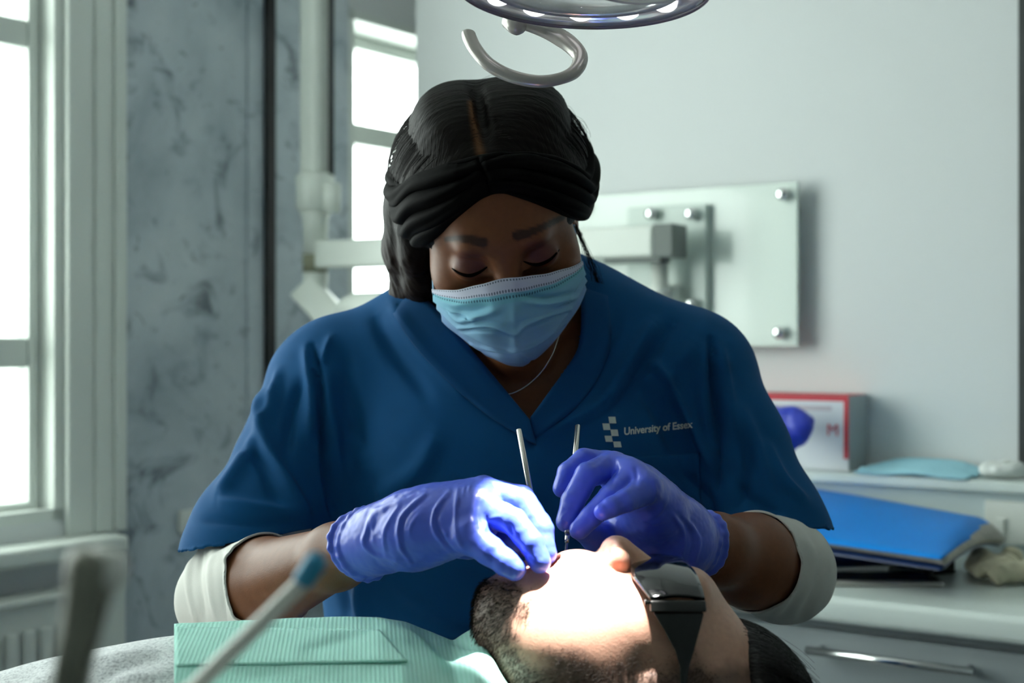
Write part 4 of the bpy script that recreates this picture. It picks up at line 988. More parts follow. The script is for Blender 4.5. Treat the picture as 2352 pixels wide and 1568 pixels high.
# ---- twisted headband
E = np.array([0.0915, 0.1005, 0.0860])
def px_ang(px, py):
    o = (np.array([0, 0, CZ])-HC)@HR-hc; r = (S(px, py, 1.0)-np.array([0, 0, CZ]))@HR
    o = o/E; r = r/E; A = r@r; Bq = o@r; C = o@o-1; D = Bq*Bq-A*C
    t = (-Bq-math.sqrt(D))/A if D > 0 else -Bq/A
    q = o+t*r; q /= np.linalg.norm(q); return math.atan2(q[0], -q[1]), math.asin(q[2])
up = [px_ang(*p) for p in ((925, 425), (965, 398), (1030, 376), (1085, 363), (1107, 358), (1150, 352), (1210, 350), (1270, 358), (1315, 378), (1340, 402))]
lo_ = [px_ang(*p) for p in ((958, 578), (1000, 545), (1052, 497), (1100, 455), (1135, 440), (1165, 441), (1210, 456), (1260, 479), (1305, 497), (1332, 508))]
def ext(c, eL, eR): c = sorted(c); return [(-2.6, eL-0.25), (-2.0, eL)]+c+[(2.0, eR), (2.6, eR-0.25)]
up = np.array(ext(up, 0.12, 0.12)); lo_ = np.array(ext(lo_, -0.50, -0.42))
phk = px_ang(1112, 400)[0]
nu, nv = 300, 61; phs = np.linspace(-2.5, 2.5, nu); vs = np.linspace(0, 1, nv)
def smooth1(a, n):
    for _ in range(n): a = np.concatenate([a[:1], (a[:-2]+2*a[1:-1]+a[2:])/4, a[-1:]])
    return a
eu = smooth1(np.interp(phs, up[:, 0], up[:, 1]), 14); el = smooth1(np.interp(phs, lo_[:, 0], lo_[:, 1]), 14)
PH, VV = np.meshgrid(phs, vs, indexing='ij'); EE = eu[:, None]+(el-eu)[:, None]*VV
q = np.stack([np.cos(EE)*np.sin(PH), -np.cos(EE)*np.cos(PH), np.sin(EE)], -1)
dist = np.abs(PH-phk); tw = np.sign(PH-phk)
s_ = VV+0.10*np.sin(PH*2.1)*tw+0.05*np.sin(PH*5)
pl = np.abs(np.sin(np.pi*(s_*3.6+0.35*tw)))**0.75
open_ = np.clip(dist/0.30, 0.2, 1)
off = 0.0025*(1-(2*VV-1)**4)+0.0056*pl*open_*(1-(2*VV-1)**8)+0.004*np.exp(-(dist/0.12)**2)*(1-(2*VV-1)**2)
off += 0.0011*np.sin(s_*31+PH*3)*open_
off -= 0.0055*np.exp(-((PH-phk-0.10*(VV-0.5))/0.035)**2)*np.clip(np.sin(np.pi*VV), 0, 1)
P = q*E; n_l = q/E; n_l /= np.linalg.norm(n_l, axis=-1, keepdims=True)
P = P+n_l*off[..., None]+hc
P[:, 0, :] -= n_l[:, 0]*0.004; P[:, -1, :] -= n_l[:, -1]*0.004
PW = P.reshape(-1, 3)@HR.T+HC
band = obj('headband', new_mesh('headband', PW, grid_faces(nu, nv)), M_band, den); m_ = band.modifiers.new('cloth', 'SOLIDIFY'); m_.thickness = 0.002; m_.offset = -1 
# ---- face mask
M_mask = bpy.data.materials.new('mask_fabric'); M_mask.use_nodes = True; b = bsdf(M_mask); b.inputs['Roughness'].default_value = 0.75; b.inputs['Specular IOR Level'].default_value = 0.25
uvn = nd(M_mask, 'ShaderNodeUVMap'); sep = nd(M_mask, 'ShaderNodeSeparateXYZ'); wire(M_mask, uvn.outputs['UV'], sep.inputs[0])
base = ramp(M_mask, sep.outputs['Y'], [(0.0, lin(214, 220, 234)), (0.105, lin(214, 218, 236)), (0.115, lin(128, 196, 214)), (0.165, lin(132, 200, 216)), (0.175, lin(138, 198, 220)), (0.5, lin(146, 190, 222)), (1.0, lin(148, 176, 228))])
def math_n(op, a, b=None, c=None):
    n = nd(M_mask, 'ShaderNodeMath', operation=op)
    for i, v in enumerate((a, b, c)):
        if v is None: continue
        if isinstance(v, (int, float)): n.inputs[i].default_value = v
        else: wire(M_mask, v, n.inputs[i])
    return n.outputs[0]
# rows of tiny weld dots along the top edge
dots = None
fx = math_n('FRACT', math_n('MULTIPLY', sep.outputs['X'], 62.0))
for row in (0.022, 0.098, 0.135):
    dy = math_n('DIVIDE', math_n('SUBTRACT', sep.outputs['Y'], row), 0.0095); dx = math_n('DIVIDE', math_n('SUBTRACT', fx, 0.5), 0.30)
    r2_ = math_n('ADD', math_n('MULTIPLY', dx, dx), math_n('MULTIPLY', dy, dy)); d_ = math_n('LESS_THAN', r2_, 1.0)
    dots = d_ if dots is None else math_n('MAXIMUM', dots, d_)
mx = nd(M_mask, 'ShaderNodeMix', data_type='RGBA'); wire(M_mask, math_n('MULTIPLY', dots, 0.75), mx.inputs['Factor']); wire(M_mask, base.outputs['Color'], mx.inputs[6]); mx.inputs[7].default_value = lin(40, 70, 100)
wire(M_mask, mx.outputs[2], b.inputs['Base Color']); n_ = noise_tex(M_mask, 900, 1); add_bump(M_mask, n_.outputs['Fac'], 0.2, 0.0004)
nt = M_mask.node_tree; tl = nt.nodes.new('ShaderNodeBsdfTranslucent'); ms = nt.nodes.new('ShaderNodeMixShader'); ms.inputs[0].default_value = 0.25; wire(M_mask, mx.outputs[2], tl.inputs[0])
outn = nt.nodes['Material Output']; wire(M_mask, b.outputs[0], ms.inputs[1]); wire(M_mask, tl.outputs[0], ms.inputs[2]); wire(M_mask, ms.outputs[0], outn.inputs['Surface'])
nu, nv = 161, 121
cen = spline([(0, -0.1075, -0.0015), (0, -0.122, -0.022), (0, -0.1275, -0.045), (0, -0.122, -0.070), (0, -0.108, -0.094), (0, -0.089, -0.1165)], nv)
sidL = spline([(0.0715, -0.054, -0.034), (0.0705, -0.052, -0.050), (0.0675, -0.050, -0.066), (0.0635, -0.048, -0.080)], nv)
sidR = spline([(0.0705, -0.054, -0.031), (0.0705, -0.053, -0.046), (0.0700, -0.050, -0.060), (0.0660, -0.048, -0.072)], nv)
V_ = []; UV = []
for i in range(nu):
    u = -1+2*i/(nu-1); au = abs(u); sid = sidL if u < 0 else sidR
    for j in range(nv):
        v = j/(nv-1); c_ = cen[j]; d_ = sid[j]
        wy = 1-au**(2.35-0.5*v); wz = 1-au**(1.75-0.65*v); x = math.copysign(d_[0], u)*(au**0.93)
        y = d_[1]+(c_[1]-d_[1])*wy; z = d_[2]+(c_[2]-d_[2])*wz
        pl = 0.0
        for v0, am in ((0.27, 0.0022), (0.50, 0.0030), (0.76, 0.0026)):   # pleats, deepest towards the sides
            vv = v-v0-0.045*(1-au)+0.03*math.sin(2.4*u+v0*9); pl += am*(0.55+0.6*au)*max(0, 1-abs(vv)/0.10)*(1 if vv < 0 else max(0, 1-vv/0.025))
        pl += 0.0018*math.exp(-((v-0.36-0.10*au)/0.05)**2)*math.sin(min(1, au*1.6)*math.pi)   # soft buckles under the cheekbones
        pl -= 0.0016*math.exp(-((v-0.24-0.06*au)/0.045)**2)*math.sin(min(1, au*1.3)*math.pi)
        pl += 0.0016*math.exp(-(u/0.10)**2)*math.sin(math.pi*v)              # ridge down the middle
        pl += 0.0006*math.sin(7*u+11*v)+0.0004*math.sin(17*u-9*v)
        n = np.array([0.75*math.sin(u*1.3), -1, -0.25]); n /= np.linalg.norm(n)
        V_.append(HW(*(np.array([x, y, z])+n*pl))); UV.append(((u+1)/2, v))
V_ = folds(np.array(V_, np.float32), grid_faces(nu, nv), [(p_, a_*1.7, w_*0.9) for p_, a_, w_ in [
    (((1054, 754), (1126, 748), (1182, 761), (1215, 740), (1309, 710)), 0.0026, 6), (((1054, 761), (1126, 757), (1182, 770), (1215, 750), (1305, 718)), -0.0024, 5),
    (((1082, 789), (1118, 799), (1182, 803), (1241, 783), (1299, 740)), 0.0022, 5), (((1085, 797), (1118, 807), (1182, 812), (1241, 792), (1297, 749)), -0.0018, 5),
    (((1103, 804), (1164, 815), (1205, 822), (1228, 833)), -0.0014, 5), (((1034, 715), (1062, 734), (1103, 724), (1140, 715)), 0.0028, 9), (((1050, 712), (1080, 716), (1120, 706)), -0.0018, 9),
    (((1195, 676), (1255, 684), (1318, 672)), -0.0024, 7), (((1200, 692), (1261, 697), (1322, 683)), 0.0024, 8), (((1018, 690), (1050, 700), (1100, 690)), 0.0012, 9), (((1182, 690), (1182, 760), (1186, 800)), 0.0010, 10)]])
me = new_mesh('face_mask', V_, grid_faces(nu, nv)); uvl = me.uv_layers.new(name='UVMap'); UV = np.array(UV, np.float32); li = np.zeros(len(me.loops), np.int32); me.loops.foreach_get('vertex_index', li); uvl.data.foreach_set('uv', UV[li].ravel())
mask = obj('face_mask', me, M_mask, den); m_ = mask.modifiers.new('t', 'SOLIDIFY'); m_.thickness = 0.0012; m_.offset = 1
M_loop = mat('pale_blue_tab', lin(140, 186, 222), 0.7); mottle(M_loop, 60, 0.05)
for s, sid in ((-1, sidL), (1, sidR)):
    a = sid[0]; c_ = sid[-1]
    P = spline([HW(s*a[0]*0.985, a[1]-0.003, a[2]-0.004), HW(s*0.0690, -0.030, -0.032), HW(s*0.0700, 0.000, -0.024), HW(s*0.076, 0.034, -0.020), HW(s*0.076, 0.036, -0.036), HW(s*0.070, 0.010, -0.050), HW(s*0.066, -0.025, -0.066), HW(s*c_[0]*0.985, c_[1]-0.003, c_[2]+0.003)], 40)
    tube_obj('ear_loop', P, 0.0011, M_loop, mask, seg=8)
    V_ = []                                          # folded stitched tab at the lower corner
    for i in range(8):
        for j in range(8):
            q0 = np.array([s*c_[0]*0.992, c_[1]-0.0045, c_[2]+0.003]); V_.append(HW(*(q0+np.array([-s*0.012*i/7*0.9, -0.0085*i/7, 0.0]) + np.array([s*0.001, 0, 0.016])*j/7)))
    o = obj('mask_tab', new_mesh('mask_tab', V_, grid_faces(8, 8)), M_loop, mask); q = o.modifiers.new('t', 'SOLIDIFY'); q.thickness = 0.0014; q.offset = 0
# ---- ear studs and necklace
for l in ((-0.0745, 0.000, -0.044), (0.0735, 0.002, -0.036)):
    V_, F_ = lathe_axis(HW(*l), HW(l[0]*1.05, l[1], l[2]), [(0, 0.0008), (0.0008, 0.0022), (0.002, 0.0026), (0.0034, 0.0018), (0.0042, 0.0004)], 14); mb = MB(); mb.add(V_, F_); obj('ear_stud', mb.mesh('ear_stud', True), M_silver, den)
P = [ray_px(body_bvh, x, y, 0.0012) for x, y in spline([(1036, 758), (1050, 792), (1085, 845), (1120, 885), (1158, 906), (1200, 892), (1240, 858), (1268, 815), (1284, 768)], 60)]
P = np.array([p for p in P if p is not None]); 
for _ in range(3): P[1:-1] = (P[:-2]+2*P[1:-1]+P[2:])/4
tube_obj('necklace', P, 0.00075, M_silver, den, seg=8)

# ================================================================== the patient, lying on his back with his head to the right
M_skinP = mat('warm_skin', (0.55, 0.31, 0.22, 1), 0.45, spec=0.4, **{'Subsurface Weight': 0.18, 'Subsurface Scale': 0.006})
bsdf(M_skinP).inputs['Subsurface Radius'].default_value = (1.0, 0.35, 0.2)
use_attr(M_skinP); mottle(M_skinP, 220, 0.10); n_ = noise_tex(M_skinP, 700, 3); add_bump(M_skinP, n_.outputs['Fac'], 0.22, 0.0006)
M_beard = mat('dark_beard_hair', (0.014, 0.010, 0.007, 1), 0.7, spec=0.12); mottle(M_beard, 200, 0.3)
M_hairP = mat('dark_hair', (0.010, 0.0085, 0.0075, 1), 0.5, spec=0.35); mottle(M_hairP, 60, 0.4)
n_ = noise_tex(M_hairP, 1.0, 3, 0.6, vec_scale=(60, 420, 420)); add_bump(M_hairP, n_.outputs['Fac'], 0.6, 0.003)
M_shirt = mat('heather_grey_jersey', lin(172, 176, 178), 0.9, spec=0.2)
n1 = noise_tex(M_shirt, 420, 3, 0.7); r1 = ramp(M_shirt, n1.outputs['Fac'], [(0.34, lin(160, 164, 168)), (0.5, lin(216, 219, 221)), (0.66, lin(236, 239, 239))]); wire(M_shirt, r1.outputs['Color'], bsdf(M_shirt).inputs['Base Color'])
n2 = noise_tex(M_shirt, 700, 2); add_bump(M_shirt, n2.outputs['Fac'], 0.4, 0.0007)
MY = 1.03
def both(f):
    f(0); f(1)
def md(d, s): return d if s == 0 else 2*MY-d          # mirror a depth about the middle plane of the head
def W_(px, py, d, s):                                # point given on the near side; s=1 mirrors it to the far side
    p = S(px, py, d)
    if s: p = np.array([p[0], 2*MY-p[1], p[2]])
    return p
P_ = Sdf()
P_.ell(S(1545, 1642, MY), (0.060, 0.073, 0.099), k=0.02)
P_.ell(S(1605, 1735, MY), (0.084, 0.074, 0.086), k=0.03)
P_.ell(S(1430, 1505, MY), (0.075, 0.056, 0.062), k=0.03)
P_.ell(S(1331, 1338, MY), (0.0245, 0.028, 0.0215), k=0.012)
for s in (0, 1):
    P_.ell(W_(1480, 1458, 0.984, s), (0.030, 0.018, 0.026), k=0.025)
    P_.cone(W_(1182, 1410, 1.018, s), W_(1400, 1630, 0.978, s), 0.021, 0.023, k=0.03)
    P_.ell(W_(1315, 1480, 1.004, s), (0.050, 0.037, 0.045), k=0.035)
    P_.ell(W_(1510, 1660, 0.957, s), (0.020, 0.008, 0.032), k=0.008); P_.ell(W_(1505, 1650, 0.948, s), (0.010, 0.006, 0.016), k=0.006, op='s')
for q_ in (1.018, 1.042): P_.cone(S(1154, 1381, q_), S(1164, 1450, q_), 0.0140, 0.0180, k=0.012)
P_.cone(S(1180, 1402, MY), S(1228, 1358, MY), 0.020, 0.0170, k=0.015)
P_.ell(S(1272, 1520, MY), (0.046, 0.050, 0.052), k=0.03)
P_.cone(S(1300, 1620, MY), S(1140, 1780, MY), 0.054, 0.058, k=0.03)
P_.cone(S(1232, 1324, 1.013), S(1232, 1324, 1.047), 0.0078, k=0.006)                  # lower lip
P_.cone(S(1290, 1318, 1.014), S(1290, 1318, 1.046), 0.0075, k=0.006)                  # upper lip
P_.ell(S(1259, 1316, MY), (0.0100, 0.021, 0.024), k=0.004, op='s')                    # open mouth
P_.cone(S(1515, 1332, MY), S(1426, 1272, MY), 0.0092, 0.0114, k=0.008)                # nose
P_.ell(S(1411, 1259, MY), (0.0090, 0.0098, 0.0088), k=0.006)
for s in (0, 1): P_.ell(W_(1413, 1288, 1.0135, s), (0.0112, 0.0088, 0.0096), k=0.004)
P_.cone(S(1399, 1266, MY), S(1386, 1292, MY), 0.0048, 0.0055, k=0.005)
for s in (0, 1): P_.cone(W_(1394, 1262, 1.0080, s), W_(1390, 1276, 1.0085, s), 0.0036, 0.0030, k=0.003, op='s'); P_.cone(W_(1388, 1268, 1.009, s), W_(1400, 1268, 1.016, s), 0.0030, 0.0026, k=0.002, op='s')
P_.cone(S(1588, 1350, 1.0), S(1588, 1350, 1.06), 0.011, k=0.02)
for s in (0, 1): P_.ell(W_(1535, 1392, 1.0, s), (0.014, 0.014, 0.010), k=0.01, op='s'); P_.ell(W_(1537, 1405, 1.0, s), (0.012, 0.013, 0.010), k=0.004)
def ptorso(sd, g):
    sd.ell((-0.19, 1.05, 0.815), (0.26+g, 0.17+g, 0.117+g), k=0.05); sd.ell((-0.55, 1.05, 0.775), (0.28+g, 0.165+g, 0.11+g), k=0.08); sd.ell((-0.85, 1.05, 0.76), (0.2+g, 0.175+g, 0.10+g), k=0.06)
    sd.cone((-0.07, 0.89, 0.80), (-0.07, 1.21, 0.80), 0.062+g, k=0.05)
PL = Sdf(); ptorso(PL, -0.012)
for s in (-1, 1):
    y0 = 1.05+s*0.19
    PL.cone((-0.08, 1.05+s*0.18, 0.785), (-0.36, 1.05+s*0.215, 0.765), 0.045, 0.038, k=0.03); PL.chain([(-0.36, 1.05+s*0.215, 0.765), (-0.56, 1.05+s*0.15, 0.84), (-0.66, 1.05+s*0.08, 0.885)], [0.038, 0.028, 0.022], k=0.01)
    PL.ell((-0.70, 1.05+s*0.06, 0.893), (0.05, 0.036, 0.016), k=0.01)
    PL.chain([(-0.86, 1.05+s*0.09, 0.76), (-1.16, 1.05+s*0.10, 0.86), (-1.45, 1.05+s*0.10, 0.735)], [0.085, 0.06, 0.042], k=0.03); PL.cone((-1.45, 1.05+s*0.10, 0.735), (-1.53, 1.05+s*0.11, 0.83), 0.042, 0.032, k=0.02)
P_.cone(S(1140, 1780, MY), (-0.12, 1.04, 0.80), 0.058, 0.075, k=0.03)
PV, PQ = joined(*P_.mesh(0.0022, 3), *PL.mesh(0.007, 2)); X = PX(PV); N_ = normals(PV, PQ)
skin = np.array([0.60, 0.345, 0.245]); col = np.tile(skin, (len(PV), 1))
hd = PV[:, 0] > -0.06
def blend(a, c):
    global col
    a = np.clip(a, 0, 1)[:, None]*hd[:, None]; col = col*(1-a)+np.array(c)*a
# denser beard under the chin, thinning along the jaw
rag = 26*vnoise(PV*70, 71)+12*vnoise(PV*190, 72)
hd3 = PV
d_chin = np.clip((1212+rag-X[:, 0])/26, 0, 1)*np.clip((X[:, 1]+rag*0.3-1322)/14, 0, 1)
d_jaw = np.clip((X[:, 1]+rag*1.2-(1470+0.06*(X[:, 0]-1200)))/55, 0, 1)*np.clip((1690-X[:, 0]+rag)/60, 0, 1)
d_moust = np.exp(-((X[:, 0]-1352)/28)**2)*np.clip((1320-X[:, 1])/20, 0, 1)*0.25
lipgap = np.clip((X[:, 0]-1206)/14, 0, 1)*np.clip((1345-X[:, 1])/16, 0, 1)
dens = np.clip(np.maximum(d_chin*(1-lipgap), d_jaw), 0, 1)
temple = np.clip((X[:, 1]+rag-1500-0.0*X[:, 0])/40, 0, 1)*np.clip((X[:, 0]-1560)/40, 0, 1)
dens_c = np.clip(np.maximum(dens, temple), 0, 1)
blend(np.exp(-(np.hypot(X[:, 0]-1412, X[:, 1]-1290)/34)**2)*0.45, (0.62, 0.24, 0.18))
blend(0.74*dens_c, (0.055, 0.042, 0.034)); blend(d_moust, (0.15, 0.10, 0.08))
lipm = np.exp(-(np.hypot((PV[:, 0]-S(1236, 1322, MY)[0])/0.010, (PV[:, 2]-S(1236, 1316, MY)[2])/0.011))**2)*(np.abs(PV[:, 1]-MY) < 0.024)
nos = np.exp(-(np.linalg.norm(np.stack([PV[:, 0]-S(1390, 1268, 1.009)[0], np.abs(PV[:, 1]-MY)-0.0205, PV[:, 2]-S(1390, 1268, 1.009)[2]], 1), axis=1)/0.0036)**2); blend(nos*0.6, (0.30, 0.09, 0.06))
blend(lipm*0.9, (0.50, 0.15, 0.12))
lipu = np.exp(-(np.hypot((PV[:, 0]-S(1285, 1310, MY)[0])/0.008, (PV[:, 2]-S(1285, 1310, MY)[2])/0.010))**2)*(np.abs(PV[:, 1]-MY) < 0.024); blend(lipu*0.8, (0.60, 0.24, 0.19))
inner = (((PV-S(1259, 1316, MY))/np.array([0.0110, 0.0225, 0.0255]))**2).sum(1) < 1.05; blend(inner*0.9, (0.35, 0.06, 0.05))
me = new_mesh('person', PV, PQ); colour_attr(me, col)
pat = obj('person', me, M_skinP); tag(pat, 'bearded patient in a grey T-shirt lying back with his mouth open', 'person')
pat_bvh = bvh(PV, PQ)
# ---- beard and stubble as single hairs
rs = np.random.RandomState(11); mb_V = []; mb_F = []
cand = np.nonzero((dens > 0.05) & hd & (X[:, 1] < 1640) & (PV[:, 1] < 1.10) & (PV[:, 0] < 0.16))[0]
pr = dens[cand]**1.3+0.01; pick = rs.choice(cand, 16000, p=pr/pr.sum())
for i in pick:
    n = N_[i]; p = PV[i]+(rs.rand(3)-0.5)*0.0024
    fl_ = np.array([-0.75, -0.1, -0.35]) if X[i, 0] > 1215 else np.array([-0.35, -0.15, -0.65])
    fl_ = fl_+rs.randn(3)*0.35; fl_ = fl_-n*(fl_@n); fl_ /= np.linalg.norm(fl_)+1e-9
    d = fl_*0.86+n*0.5; d /= np.linalg.norm(d); ln = (0.0022+0.0030*rs.rand())*(0.6+0.5*dens[i]); r = 0.00014
    u = np.cross(d, n); u /= np.linalg.norm(u)+1e-9; w = np.cross(d, u); o = len(mb_V); m_ = p+d*ln*0.55+n*ln*0.05
    mb_V += [p+u*r, p-u*0.5*r+w*0.87*r, p-u*0.5*r-w*0.87*r, m_+u*r*0.8, m_-u*0.4*r+w*0.7*r, m_-u*0.4*r-w*0.7*r, p+d*ln-n*ln*0.10]
    mb_F += [(o, o+1, o+4, o+3), (o+1, o+2, o+5, o+4), (o+2, o, o+3, o+5), (o+3, o+4, o+6), (o+4, o+5, o+6), (o+5, o+3, o+6)]
bd = obj('beard', new_mesh('beard', mb_V, mb_F), M_beard, pat); bd['kind'] = 'stuff'
# ---- hair
h = Sdf(); h.ell(S(1655, 1642, MY), (0.062, 0.074, 0.067), k=0.01); h.ell(S(1640, 1760, MY), (0.080, 0.080, 0.070), k=0.03)
h.rbox((0.163-0.10, MY, 0.95), (0.10, 0.2, 0.2), 0.01, k=0.012, op='s')
HV, HQ = h.mesh(0.0024, 2); N_h = normals(HV, HQ); HV = (HV+N_h*(0.0016*vnoise(HV*np.array([40, 260, 260]), 81)+0.0012*vnoise(HV*60, 82))[:, None]).astype(np.float32)
obj('hair', new_mesh('hair', HV, HQ), M_hairP, pat)
mb = MB(); cE = S(1655, 1642, MY); rE = np.array([0.062, 0.074, 0.067])
for i in range(900):
    a = rs.rand()*2.6-1.3; e0 = 1.45-rs.rand()*1.0; e1 = e0-0.7-rs.rand()*0.9; lf = 1.0+0.03*rs.rand(); fly = rs.rand() < 0.08; P = []
    for k in range(9):
        q = k/8; e = e0+(e1-e0)*q; l = lf+(0.10 if fly else 0.035)*q*rs.rand()*0.0+(0.14*q*q if fly else 0.03*q*q)
        P.append(cE+rE*l*np.array([math.cos(e), math.cos(e)*0+math.sin(a)*math.sin(max(e, 0.35))*0.9, math.sin(e)*math.cos(a*0.6)]))
    P = np.array(P); P[:, 0] += 0.004
    if P[0, 0] < 0.155: continue
    mb.add(*tube(P, 0.00017 if not fly else 0.00012, 3, caps=False))
o = obj('hair_strands', mb.mesh('hair_strands', True), M_hairP, pat); o['kind'] = 'stuff'
for i in range(1): pass
# ---- T-shirt
t = Sdf(); ptorso(t, 0.0)
for s in (-1, 1): t.cone((-0.08, 1.05+s*0.18, 0.79), (-0.24, 1.05+s*0.205, 0.775), 0.056, 0.056, k=0.03)
TV, TQ = t.mesh(0.0045, 2); TV = folds(TV, TQ, [(((60, 1568), (200, 1530), (340, 1500)), 0.003, 14), (((230, 1568), (300, 1530), (380, 1510)), -0.003, 12), (((280, 1560), (330, 1555), (390, 1545)), 0.002, 8)])
N_t = normals(TV, TQ); TV = (TV+N_t*(0.003*vnoise(TV*14, 91))[:, None]).astype(np.float32)
sd = -(TV[:, 0]+0.80); o_ = sd > 0; TQ = TQ[~(o_[TQ].all(1))]; TV2, TQ2 = compact(TV, TQ)
shirt_bvh = bvh(TV, TQ)
sh = obj('t_shirt', new_mesh('t_shirt', TV2, TQ2), M_shirt, pat)
M_trou = mat('dark_denim', lin(46, 54, 74), 0.85); mottle(M_trou, 60, 0.2)
tr = Sdf(); tr.ell((-0.87, 1.05, 0.76), (0.17, 0.182, 0.104), k=0.05)
for s in (-1, 1): tr.chain([(-0.86, 1.05+s*0.09, 0.76), (-1.16, 1.05+s*0.10, 0.86), (-1.42, 1.05+s*0.10, 0.75)], [0.092, 0.070, 0.056], k=0.03)
V_, Q_ = tr.mesh(0.009, 2); obj('trousers', new_mesh('trousers', V_, Q_), M_trou, pat)

# ================================================================== safety glasses
M_lens = mat('black_tinted_lens', (0.006, 0.007, 0.007, 1), 0.07, spec=0.5); mottle(M_lens, 30, 0.2)
M_arm = mat('smoked_plastic', (0.010, 0.011, 0.010, 1), 0.22, spec=0.5); mottle(M_arm, 30, 0.2)
sg = thing('safety_glasses', 'glossy black wraparound safety glasses on the patient\'s eyes', 'glasses', S(1550, 1400, MY))
rows = np.array([(1.030, 1478, 1572, 1288), (1.012, 1452, 1584, 1300), (0.992, 1452, 1600, 1322), (0.974, 1472, 1611, 1349), (0.962, 1494, 1619, 1377)], float)
rr = spline(rows, 22); half = []
nv = 15
for d, xl, xr, y in rr:
    r = []
    for j in range(nv):
        v = j/(nv-1); p = S(xl+(xr-xl)*v, y, d); p[2] += 0.0022*math.sin(math.pi*v); r.append(p)
    half.append(r)
half = np.array(half); far = half[1:].copy(); far[:, :, 1] = 2*MY-far[:, :, 1]
G = np.concatenate([far[::-1], half])
o = obj('lens', new_mesh('lens', G.reshape(-1, 3), grid_faces(len(G), nv)), M_lens, sg); q = o.modifiers.new('t', 'SOLIDIFY'); q.thickness = 0.0024; q.offset = 0
for s in (0, 1):
    def plate(name, prof, th, m):
        mb = MB(); V = []
        for d, xl, xr, y in prof:
            for dd in (-th/2, th/2):
                for x in (xl, xr):
                    p = S(x, y, d); p[1] += dd
                    if s: p[1] = 2*MY-p[1]
                    V.append(p)
        n = len(prof); Fs = []
        for i in range(n-1):
            a = i*4; b = a+4
            Fs += [(a, a+1, b+1, b), (a+2, b+2, b+3, a+3), (a, b, b+2, a+2), (a+1, a+3, b+3, b+1)]
        Fs += [(0, 2, 3, 1), (n*4-4, n*4-3, n*4-1, n*4-2)]
        mb.add(V, Fs); o = obj(name, fixn(mb.mesh(name)), m, sg); bevel(o, 0.0012, 2, 50); return o
    plate('hinge_block', [(0.9615, 1493, 1620, 1377), (0.9575, 1493, 1622, 1404)], 0.0065, M_arm)
    plate('temple_arm', [(0.9575, 1499, 1617, 1405.5), (0.954, 1527, 1606, 1450), (0.951, 1550, 1594, 1494), (0.9495, 1561, 1583, 1530), (0.949, 1562, 1578, 1570), (0.949, 1552, 1567, 1640)], 0.0036, M_arm)
    p = S(1490, 1383, 0.958)
    a = p+np.array([0.0012, 0, 0]); b = p-np.array([0.0026, 0, 0])
    if s: a[1] = 2*MY-a[1]; b[1] = 2*MY-b[1]
    V_, F_ = lathe_axis(a, b, [(0, 0.0014), (0.0026, 0.0014), (0.0032, 0.0022), (0.0040, 0.0019)], 12); mb = MB(); mb.add(V_, F_); obj('screw', mb.mesh('screw', True), M_arm, sg)

# ================================================================== paper bib
M_bib = mat('mint_paper', lin(128, 206, 184), 0.75, spec=0.25)
tc = nd(M_bib, 'ShaderNodeTexCoord'); wv = nd(M_bib, 'ShaderNodeTexWave', wave_type='BANDS', bands_direction='X'); wv.inputs['Scale'].default_value = 104; wv.inputs['Distortion'].default_value = 0.4; wv.inputs['Detail'].default_value = 1
mpn = nd(M_bib, 'ShaderNodeMapping'); mpn.inputs['Rotation'].default_value = (0, 0, math.radians(-6)); wire(M_bib, tc.outputs['Object'], mpn.inputs['Vector']); wire(M_bib, mpn.outputs['Vector'], wv.inputs['Vector'])
rb = ramp(M_bib, wv.outputs['Fac'], [(0.35, lin(186, 240, 227)), (0.6, lin(198, 246, 236))]); wire(M_bib, rb.outputs['Color'], bsdf(M_bib).inputs['Base Color']); add_bump(M_bib, wv.outputs['Fac'], 0.25, 0.0009)
n_ = noise_tex(M_bib, 700, 2); add_bump(M_bib, n_.outputs['Fac'], 0.2, 0.0005)
ntb = M_bib.node_tree; tl = ntb.nodes.new('ShaderNodeBsdfTranslucent'); ms = ntb.nodes.new('ShaderNodeMixShader'); ms.inputs[0].default_value = 0.3; wire(M_bib, rb.outputs['Color'], tl.inputs[0])
wire(M_bib, bsdf(M_bib).outputs[0], ms.inputs[1]); wire(M_bib, tl.outputs[0], ms.inputs[2]); wire(M_bib, ms.outputs[0], ntb.nodes['Material Output'].inputs['Surface'])
us = np.array([400, 500, 600, 700, 800, 870, 930, 985, 1040, 1092, 1130, 1176], float)
rowsb = [   # (depth, pixel row at each us)
    (1.130, [1440, 1436, 1432, 1430, 1428, 1430, 1442, 1466, 1490, 1468, 1492, 1560]),
    (1.060, [1432, 1427, 1422, 1418, 1416, 1418, 1428, 1448, 1470, 1441, 1470, 1560]),
    (1.030, [1452, 1447, 1442, 1438, 1434, 1432, 1446, 1468, 1486, 1452, 1480, 1556]),
    (1.000, [1478, 1474, 1470, 1466, 1466, 1460, 1470, 1492, 1512, 1484, 1504, 1568]),
    (0.970, [1504, 1502, 1500, 1497, 1497, 1492, 1500, 1516, 1540, 1524, 1536, 1582]),
    (0.947, [1530, 1528, 1526, 1523, 1521, 1519, 1521, 1540, 1566, 1564, 1574, 1606]),
    (0.920, [1580, 1578, 1575, 1572, 1568, 1562, 1560, 1584, 1610, 1614, 1624, 1650]),
    (0.890, [1650, 1648, 1645, 1642, 1636, 1630, 1626, 1640, 1668, 1680, 1690, 1710]),
    (0.860, [1760, 1756, 1752, 1748, 1742, 1736, 1730, 1740, 1762, 1776, 1786, 1800])]
dd = np.array([r[0] for r in rowsb]); YY = np.array([r[1] for r in rowsb], float)
nu, nv = 150, 70
ds = spline(dd[:, None], nv)[:, 0]; Yd = spline(YY, nv); ux = np.linspace(400, 1176, nu)
V_ = []
